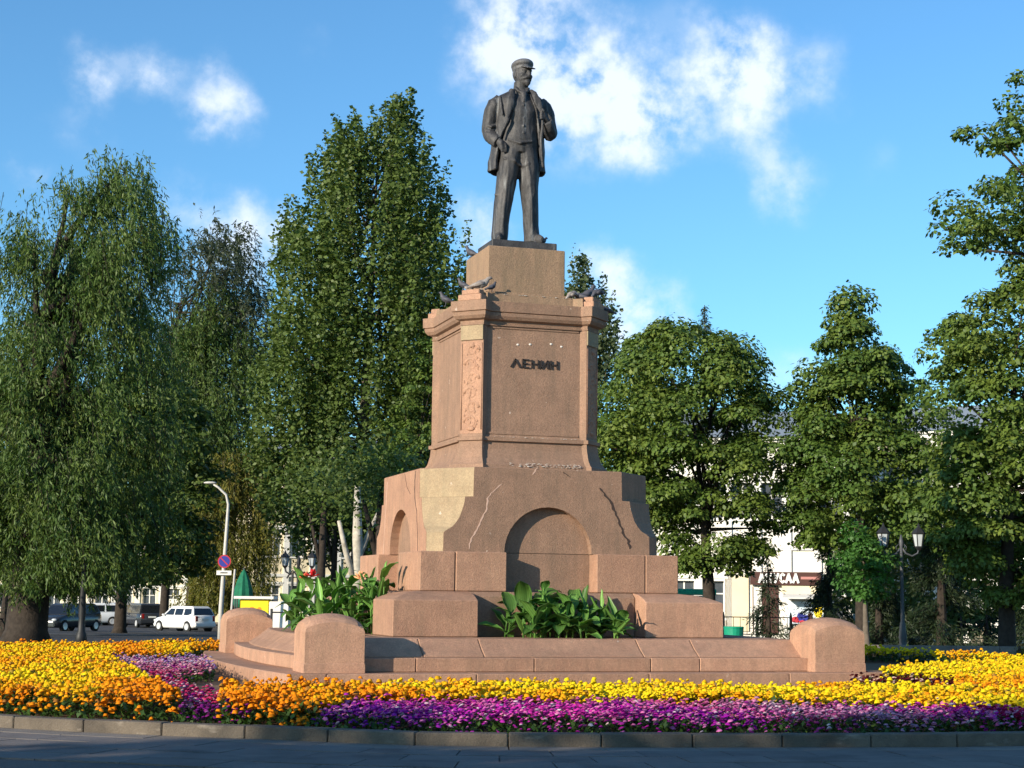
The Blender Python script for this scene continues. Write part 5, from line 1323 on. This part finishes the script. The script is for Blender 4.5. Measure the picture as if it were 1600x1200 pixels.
lettering('АІКУСАА', lx1 - lx0, b3z(896) - b3z(909), .11, .06, M['sign_white'], b3, ((lx0 + lx1) / 2, -.403, b3z(909)))
MB().box(b3x(1252), b3x(1280), -.42, -.402, b3z(904), b3z(900)).build('sign_small_print', material('faded_pink_print', (.45, .20, .18), .7), b3)
MB().box(b3x(1222), b3x(1276), -.30, -.13, b3z(926), b3z(914)).build('shop_panel', M['cream_wall'], b3)
ax0, ax1 = b3x(1224), b3x(1288)
MB().rings([[(ax0, -1.3, b3z(934)), (ax1, -1.3, b3z(934)), (ax1, -1.3, b3z(932)), (ax0, -1.3, b3z(932))], [(ax0, -.15, b3z(929)), (ax1, -.15, b3z(929)), (ax1, -.15, b3z(925)), (ax0, -.15, b3z(925))]]).build('awning', M['awning'], b3)
px0, px1, pz0, pz1 = b3x(1231), b3x(1287), b3z(972), b3z(938)
MB().box(px0, px1, -.22, -.14, pz0, pz1).build('shop_window_poster', material('poster_sky_blue', (.50, .68, .85), .5, (.75, .80, .86), 1.2), b3)
pr = random.Random(3)
for i, (mat, x, z, rx, rz) in enumerate([('sign_blue', .35, .30, .10, .22), ('sign_red', .22, .18, .12, .16), ('sign_blue', .50, .22, .13, .20), ('fascia', .62, .25, .08, .28), ('yellow_panel', .85, .6, .13, .36), ('sign_red', .44, .10, .16, .09)]):
    W, Hh = px1 - px0, pz1 - pz0
    MB().ell((px0 + W * x, -.222, pz0 + Hh * z), (W * rx, .012, Hh * rz), 12, 6).build('poster_figure', M[mat], b3)
MB().box(b3x(1133), b3x(1170), -.10, -.01, b3z(985), b3z(900)).build('shop_panel', M['cream_wall'], b3)
MB().box(b3x(1176), b3x(1216), -.06, -.01, b3z(990), b3z(916)).build('shop_door', M['fascia'], b3)

# ------------------------------------------------------------------ street furniture
def lantern(parent, x, y, z, s=1.0, glass='lamp_glass', iron='black_iron'):
    n = 6
    def hexr(r, zz): return [(x + r * math.cos(math.pi * 2 * k / n) * s, y + r * math.sin(math.pi * 2 * k / n) * s, z + zz * s) for k in range(n)]
    g = MB().rings([hexr(.11, .02), hexr(.17, .36)]).build('lantern_glass', M[glass], parent)
    mb = MB().rings([hexr(.20, .36), hexr(.21, .39), hexr(.12, .50), hexr(.05, .56), hexr(.03, .62), hexr(.005, .68)]).rings([hexr(.04, -.10), hexr(.12, -.01), hexr(.12, .02)])
    for k in range(n):
        a = hexr(.115, .02)[k]; b = hexr(.175, .36)[k]; mb.tube([a, b], .014 * s, 4)
    mb.build('lantern_frame', M[iron], parent)
def twin_lamp(loc, h, span, label, iron, rz, s=1.0, glass='lamp_glass'):
    t = thing('street_lamp', label, 'street lamp', loc, rz)
    MB().tube([(0, 0, 0), (0, 0, .12), (0, 0, .14), (0, 0, .5), (0, 0, .55), (0, 0, .95), (0, 0, 1.0), (0, 0, h - .62), (0, 0, h - .5), (0, 0, h - .28)], [.16, .15, .11, .10, .12, .075, .055, .045, .07, .02], 12).build('pole', M[iron], t, smooth=True)
    for sg in (-1, 1):
        MB().tube([(0, 0, h - .62), (sg * span * .25, 0, h - .80), (sg * span * .6, 0, h - .88), (sg * span * .92, 0, h - .80), (sg * span, 0, h - .66)], [.03, .028, .026, .026, .03], 8).tube([(sg * span * .15, 0, h - .55), (sg * span * .3, 0, h - .62), (sg * span * .25, 0, h - .72)], [.012] * 3, 5).build('arm', M[iron], t, smooth=True)
        lantern(t, sg * span, 0, h - .62, s)
    return t
twin_lamp(place(1409, 47.2), 3.72, .50, 'dark grey twin-arm lamp post with two lanterns, at the right behind the flower bed', 'grey_iron', VIEWROT, 1.0)
twin_lamp(place(466, 52), 3.05, .42, 'black lamp post with two black-hooded lanterns, left of the cannas', 'black_iron', VIEWROT, .72)
# short black bollard lamp in front of the willow
p = place(131, 48.6); t = thing('iron_post', 'black cast-iron post in front of the willow, by the road', 'post', p)
MB().tube([(0, 0, 0), (0, 0, .35), (0, 0, .42), (0, 0, .8), (0, 0, .9), (0, 0, 2.0), (0, 0, 2.1), (0, 0, 2.2)], [.20, .15, .11, .09, .11, .06, .08, .02], 12).build('shaft', M['black_iron'], t, smooth=True)
MB().ell((0, 0, 2.28), (.11, .11, .12), 12, 8).build('finial', M['black_iron'], t, smooth=True)
# tall white road lamp with traffic sign
p = place(347, 60.5); t = thing('road_lamp', 'slender white road lamp post with a curved arm over the street', 'street lamp', p, VIEWROT)
MB().tube([(0, 0, 0), (0, 0, 1.2), (.12, 0, 4.2), (.14, 0, 4.9), (.05, 0, 5.25), (-.25, 0, 5.52), (-.42, 0, 5.62)], [.095, .085, .062, .05, .045, .04, .035], 10).build('pole', M['white_paint'], t, smooth=True)
MB().ell((-.55, 0, 5.68), (.24, .10, .05), 14, 8).build('lamp_head', M['white_paint'], t, smooth=True)
p2 = p + Vector((.02 - FH.x * .14, -FH.y * .14, 0))
s_ = thing('traffic_sign', 'round blue no-parking sign with a white plate below, on the white lamp post', 'traffic sign', p2, VIEWROT)
def disc(r, y0, y1, cx, cz, n=24): return MB().rings([[(cx + r * math.cos(2*math.pi*k/n), y, cz + r * math.sin(2*math.pi*k/n)) for k in range(n)] for y in (y0, y1)])
disc(.24, -.02, 0, .07, 2.83).build('sign_face', M['sign_red'], s_)
disc(.195, -.026, -.02, .07, 2.83).build('sign_field', M['sign_blue'], s_)
MB().rings([[(.07-.15, y, 2.83+.12), (.07-.12, y, 2.83+.15), (.07+.15, y, 2.83-.12), (.07+.12, y, 2.83-.15)] for y in (-.031, -.026)]).build('sign_bar', M['sign_red'], s_)
MB().box(-.20, .34, -.02, 0, 2.34, 2.50).build('sign_plate', M['trim'], s_)
MB().box(-.06, .20, -.024, -.02, 2.40, 2.44).build('arrow', M['black_iron'], s_)
MB().box(-.02, .16, .0, .06, 2.4, 2.42).box(-.02, .16, .0, .06, 2.82, 2.84).build('bracket', M['grey_iron'], s_)
# slanting prop pole beside it
p = place(361, 62); t = thing('utility_pole', 'thin slanting pale pole close to the white lamp post', 'pole', p)
MB().tube([(0, 0, 0), (.14, 0, 2.6)], [.045, .04], 8).build('shaft', M['white_paint'], t)
# iron frame left of the cannas
p = place(436, 47); t = thing('iron_arch', 'black iron arch frame with a low crossbar, between the two left corner blocks', 'iron arch', p, VIEWROT)
for x, h in ((-.18, 1.15), (.38, 2.15)):
    MB().tube([(x, 0, 0), (x, 0, h)], [.045, .035], 8).build('upright', M['black_iron'], t)
for z in (.42, 1.05): MB().tube([(-.18, 0, z), (.38, 0, z)], .02, 6).build('crossbar', M['black_iron'], t)
MB().tube([(.22, 0, 2.0), (.30, 0, 2.14), (.38, 0, 2.22), (.46, 0, 2.14), (.54, 0, 2.0)], .022, 6).build('arched_top', M['black_iron'], t)
# yellow vending stand, green umbrella, white van edge
p = place(406, 64); t = thing('vending_stand', 'yellow and white vending stand beyond the far left corner block', 'stand', p, VIEWROT); t.scale = (.8, .8, .88)
MB().box(-.85, .55, -.5, .5, .02, 1.72).build('counter', M['yellow_panel'], t, bevel=.03)
MB().box(.56, 1.5, -.5, .5, .02, 1.65).build('white_end', M['trim'], t, bevel=.03)
MB().box(-1.15, .8, -.7, .6, 1.74, 1.86).build('canopy', M['trim'], t, bevel=.02)
for x, z, r in ((-.25, 1.25, .16), (-.05, 1.05, .13), (.1, 1.3, .10)): disc(r, -.51, -.5, x, z, 14).build('printed_mark', M['orange_mark'], t)
for x in (-1.05, -.95): MB().tube([(x, -.6, .0), (x, -.6, 1.74)], .03, 6).build('post', M['grey_iron'], t)
p = place(381, 68); t = thing('closed_umbrella', 'big green folded market umbrella behind the yellow stand', 'umbrella', p, VIEWROT); t.scale = (.85, .85, .92)
MB().tube([(0, 0, 0), (0, 0, 3.08)], .03, 8).build('pole', M['grey_iron'], t)
n = 16; rr = []
for z, r in ((3.0, .03), (2.85, .14), (2.5, .30), (2.1, .42), (1.5, .46), (1.35, .36)):
    rr.append([(r * (1 + .07 * (-1) ** k) * math.cos(2*math.pi*k/n), r * (1 + .07 * (-1) ** k) * math.sin(2*math.pi*k/n), z) for k in range(n)])
MB().rings(rr).build('canopy', M['green_cloth'], t)
# green litter bin and green kiosk top on the right
p = place(1146, 50); t = thing('litter_bin', 'round green litter bin behind the right end of the steps', 'litter bin', p)
MB().tube([(0, 0, .0), (0, 0, .42), (0, 0, .44), (0, 0, .72)], [.22, .26, .28, .30], 18).build('tub', M['green_plastic'], t, smooth=False, bevel=.01)
MB().tube([(0, 0, .72), (0, 0, .76)], [.31, .29], 18).build('rim', M['green_plastic'], t)
p = place(1076, 72); t = thing('kiosk', 'white kiosk with a green roof edge, right of the upper pedestal tier', 'kiosk', p, VIEWROT)
MB().box(-1.0, .95, -.6, .9, 0, 2.0).build('body', M['white_wall'], t, bevel=.02)
MB().box(-1.15, 1.1, -.8, 1.0, 2.02, 2.28).build('roof_edge', M['green_plastic'], t, bevel=.03)
MB().box(-.6, .6, -.66, -.60, .9, 1.7).build('window', M['pane'], t)
MB().box(-.7, .7, -.85, -.58, .78, .86).build('counter', M['trim'], t)
# park railing at the right
def railing(pxa, Da, pxb, Db, label, h=1.0):
    A, B = place(pxa, Da), place(pxb, Db); L = (B - A).length; rz = math.atan2(B.y - A.y, B.x - A.x)
    t = thing('park_railing', label, 'railing', A, rz)
    for z in (h, h * .35): MB().box(0, L, -.02, .02, z - .02, z + .02).build('rail', M['black_iron'], t)
    n = max(2, int(L / 2.2))
    for i in range(n + 1):
        x = L * i / n; MB().tube([(x, 0, 0), (x, 0, .2), (x, 0, h + .05), (x, 0, h + .22)], [.10, .07, .06, .02], 8).build('post', M['black_iron'], t)
    nb = int(L / .28)
    if nb > 3:
        mb = MB()
        for i in range(nb): mb.tube([(L * (i + .5) / nb, 0, h * .35), (L * (i + .5) / nb, 0, h)], .012, 4)
        mb.build('bar', M['black_iron'], t)['kind'] = 'stuff'
railing(1500, 66, 1660, 66, 'black park railing with a pointed post at the far right')
railing(1130, 71, 1235, 71, 'thin dark railing in front of the cream shop wall', 1.1)
# low light kerb behind bed at right and a lit strip of path
o = ground_sheet('park_path', 47.3, 49.0, 6.5, 40, .012, M['paver_light'])

# ------------------------------------------------------------------ cars
def car(loc, rz, label, paint, L=3.9, W=1.66, H=1.48, kind='hatch', group=None):
    t = thing('parked_car', label, 'car', loc, rz, group)      # nose towards -x
    hl = L / 2
    if kind == 'van': side = [(-hl,.35),(-hl,.85),(-hl+.35,1.05),(-hl+1.0,H-.05),(-hl+1.3,H),(hl-.15,H),(hl,H-.2),(hl,.35)]; belt = 1.0
    belt = .90
    # lower body rings along x : (x, half width, z bottom, z shoulder)
    secs = [(-hl,.56,.34,.56),(-hl+.06,.70,.26,.66),(-hl+.3,.80,.20,.76),(-hl+.95,.82,.19,.88),(-hl+1.6,.83,.19,.92),(0.2,.83,.19,.93),(hl-.9,.83,.19,.95),(hl-.25,.81,.22,.97),(hl-.05,.76,.27,.94),(hl,.70,.34,.86)]
    rings = []
    for x, w, z0, z1 in secs:
        w = w * W / 1.66; zm = (z0 + z1) / 2
        rings.append([(x, -w*.90, z0), (x, -w, z0 + .12), (x, -w, zm + .05), (x, -w*.97, z1 - .06), (x, -w*.88, z1), (x, 0, z1 + .025), (x, w*.88, z1), (x, w*.97, z1 - .06), (x, w, zm + .05), (x, w, z0 + .12), (x, w*.90, z0), (x, 0, z0)])
    MB().rings(rings).build('body', paint, t, smooth=True)
    w0, w1 = .80 * W / 1.66, .62 * W / 1.66
    rear = hl - .12; f0 = -hl + .95; f1 = -hl + 1.62; r1 = rear - (.28 if kind == 'hatch' else .1)
    cab = [[(f0, -w0, .88), (rear, -w0, .93), (rear, w0, .93), (f0, w0, .88)], [(f1 - .05, -w1 - .02, H - .08), (r1 + .03, -w1 - .02, H - .08), (r1 + .03, w1 + .02, H - .08), (f1 - .05, w1 + .02, H - .08)], [(f1 + .15, -w1 + .06, H), (r1 - .12, -w1 + .06, H), (r1 - .12, w1 - .06, H), (f1 + .15, w1 - .06, H)]]
    MB().rings(cab).build('roof', paint, t, bevel=.03, seg=2)
    def quad(name, pts, mat, off=.006):
        P = [Vector(p) for p in pts]; n_ = (P[1] - P[0]).cross(P[3] - P[0]).normalized()
        if n_.dot(P[0] - Vector((0, 0, .6))) < 0: n_ = -n_
        mb = MB(); mb.poly([p + n_ * off for p in P] + [p - n_ * .02 for p in P], [(0,1,2,3), (7,6,5,4), (0,4,5,1), (1,5,6,2), (2,6,7,3), (3,7,4,0)])
        return mb.build(name, mat, t)
    def sidept(x_lo, x_hi, k, sg):     # along the cabin side; k 0 bottom..1 top
        z = .93 + (H - .10 - .93) * k; wy = w0 + (w1 + .02 - w0) * ((z - .9) / (H - .08 - .9)); return (x_lo + (x_hi - x_lo) * k, sg * wy, z)
    for sg in (-1, 1):
        for (a0, a1, b0, b1) in ((f0 + .22, f1 + .10, .02, .02), (.10, .10, .86, .84), (.98, .96, rear - .18, r1 - .06)):
            quad('side_window', [sidept(a0, a1, .06, sg), sidept(b0, b1, .06, sg), sidept(b0, b1, .9, sg), sidept(a0, a1, .9, sg)], M['car_glass'])
        MB().box(-.02, .34, 0, .02, .0, .03).build('door_handle', paint, t, (.0, sg * (.835 * W / 1.66) - .01, .80))
        MB().ell((f0 + .30, sg * (w0 + .12), .96), (.09, .10, .07), 10, 6).build('side_mirror', paint, t, smooth=True)
    quad('windscreen', [(f0 + .04, -w0 * .92, .92), (f0 + .04, w0 * .92, .92), (f1 - .09, w1 * .92, H - .12), (f1 - .09, -w1 * .92, H - .12)], M['car_glass'])
    quad('rear_window', [(rear - .01, -w0 * .86, .99), (rear - .01, w0 * .86, .99), (r1 + .05, w1 * .92, H - .12), (r1 + .05, -w1 * .92, H - .12)], M['car_glass'])
    for sg in (-1, 1):
        MB().box(hl - .07, hl + .008, sg * .62 - .09, sg * .62 + .09, .60, .92).build('tail_light', M['red_lamp'], t, bevel=.015)
        MB().ell((-hl + .12, sg * .60, .62), (.13, .17, .09), 12, 6).build('headlight', M['lamp_glass'], t, smooth=True)
    MB().box(hl - .10, hl + .07, -.76 * W / 1.66, .76 * W / 1.66, .30, .52).build('bumper', paint, t, bevel=.04, seg=2)
    MB().box(-hl - .05, -hl + .12, -.68 * W / 1.66, .68 * W / 1.66, .27, .48).build('bumper', paint, t, bevel=.04, seg=2)
    MB().box(hl + .0, hl + .02, -.26, .26, .66, .77).build('number_plate', M['trim'], t)
    for x in (-hl + .72, hl - .68):
        for sg in (-1, 1):
            y = sg * (.74 * W / 1.66)
            def ring(r, yy, n=24): return [(x + r * math.cos(2*math.pi*k/n), yy, .29 + r * math.sin(2*math.pi*k/n)) for k in range(n)]
            MB().rings([ring(.34, y - .09), ring(.34, y + sg * .085)]).build('wheel_arch', M['tyre'], t)
            wh = MB().rings([ring(.27, y - .10), ring(.29, y - .08), ring(.29, y + .09), ring(.27, y + .11)]).build('wheel', M['tyre'], t)
            MB().rings([ring(.20, y + sg * .10), ring(.19, y + sg * .125), ring(.05, y + sg * .115)]).build('rim', M['rim'], wh)
    return t
CR = VIEWROT
car(place(290, 100), CR - R_(42), 'white hatchback parked at an angle on the street, rear towards the steps', M['car_white'], L=4.1)
car(place(226, 113), CR - R_(62), 'black car parked behind the white hatchback', M['car_dark'], L=4.4, H=1.6, W=1.75)
car(place(262, 120), CR + R_(20), 'dark car half hidden behind the white hatchback roof', M['car_dark'], L=4.4, H=1.5, W=1.75)
car(place(185, 124), CR + R_(80), 'silver grey estate car parked beyond the black one', M['car_silver'], L=4.4, H=1.55, W=1.75)
car(place(108, 92), CR + R_(70), 'dark blue car partly hidden by the willow trunk', M['car_dark'], L=4.3, H=1.5, W=1.75)
car(place(142, 117), CR + R_(30), 'white car beyond the iron post, under the willow strands', M['car_white'], L=4.2, H=1.55)
# information pillar
p = place(305, 106); t = thing('notice_pillar', 'white striped pillar with a small cap behind the white hatchback', 'pillar', p, VIEWROT)
for i in range(4): MB().box(-.28 + i * .15, -.19 + i * .15, -.05, .05, 0, 2.9).build('slat', M['trim'], t)
MB().box(-.5, .5, -.2, .2, 3.05, 3.25).box(-.35, .35, -.12, .12, 2.9, 3.05).build('cap', M['trim'], t, bevel=.02)
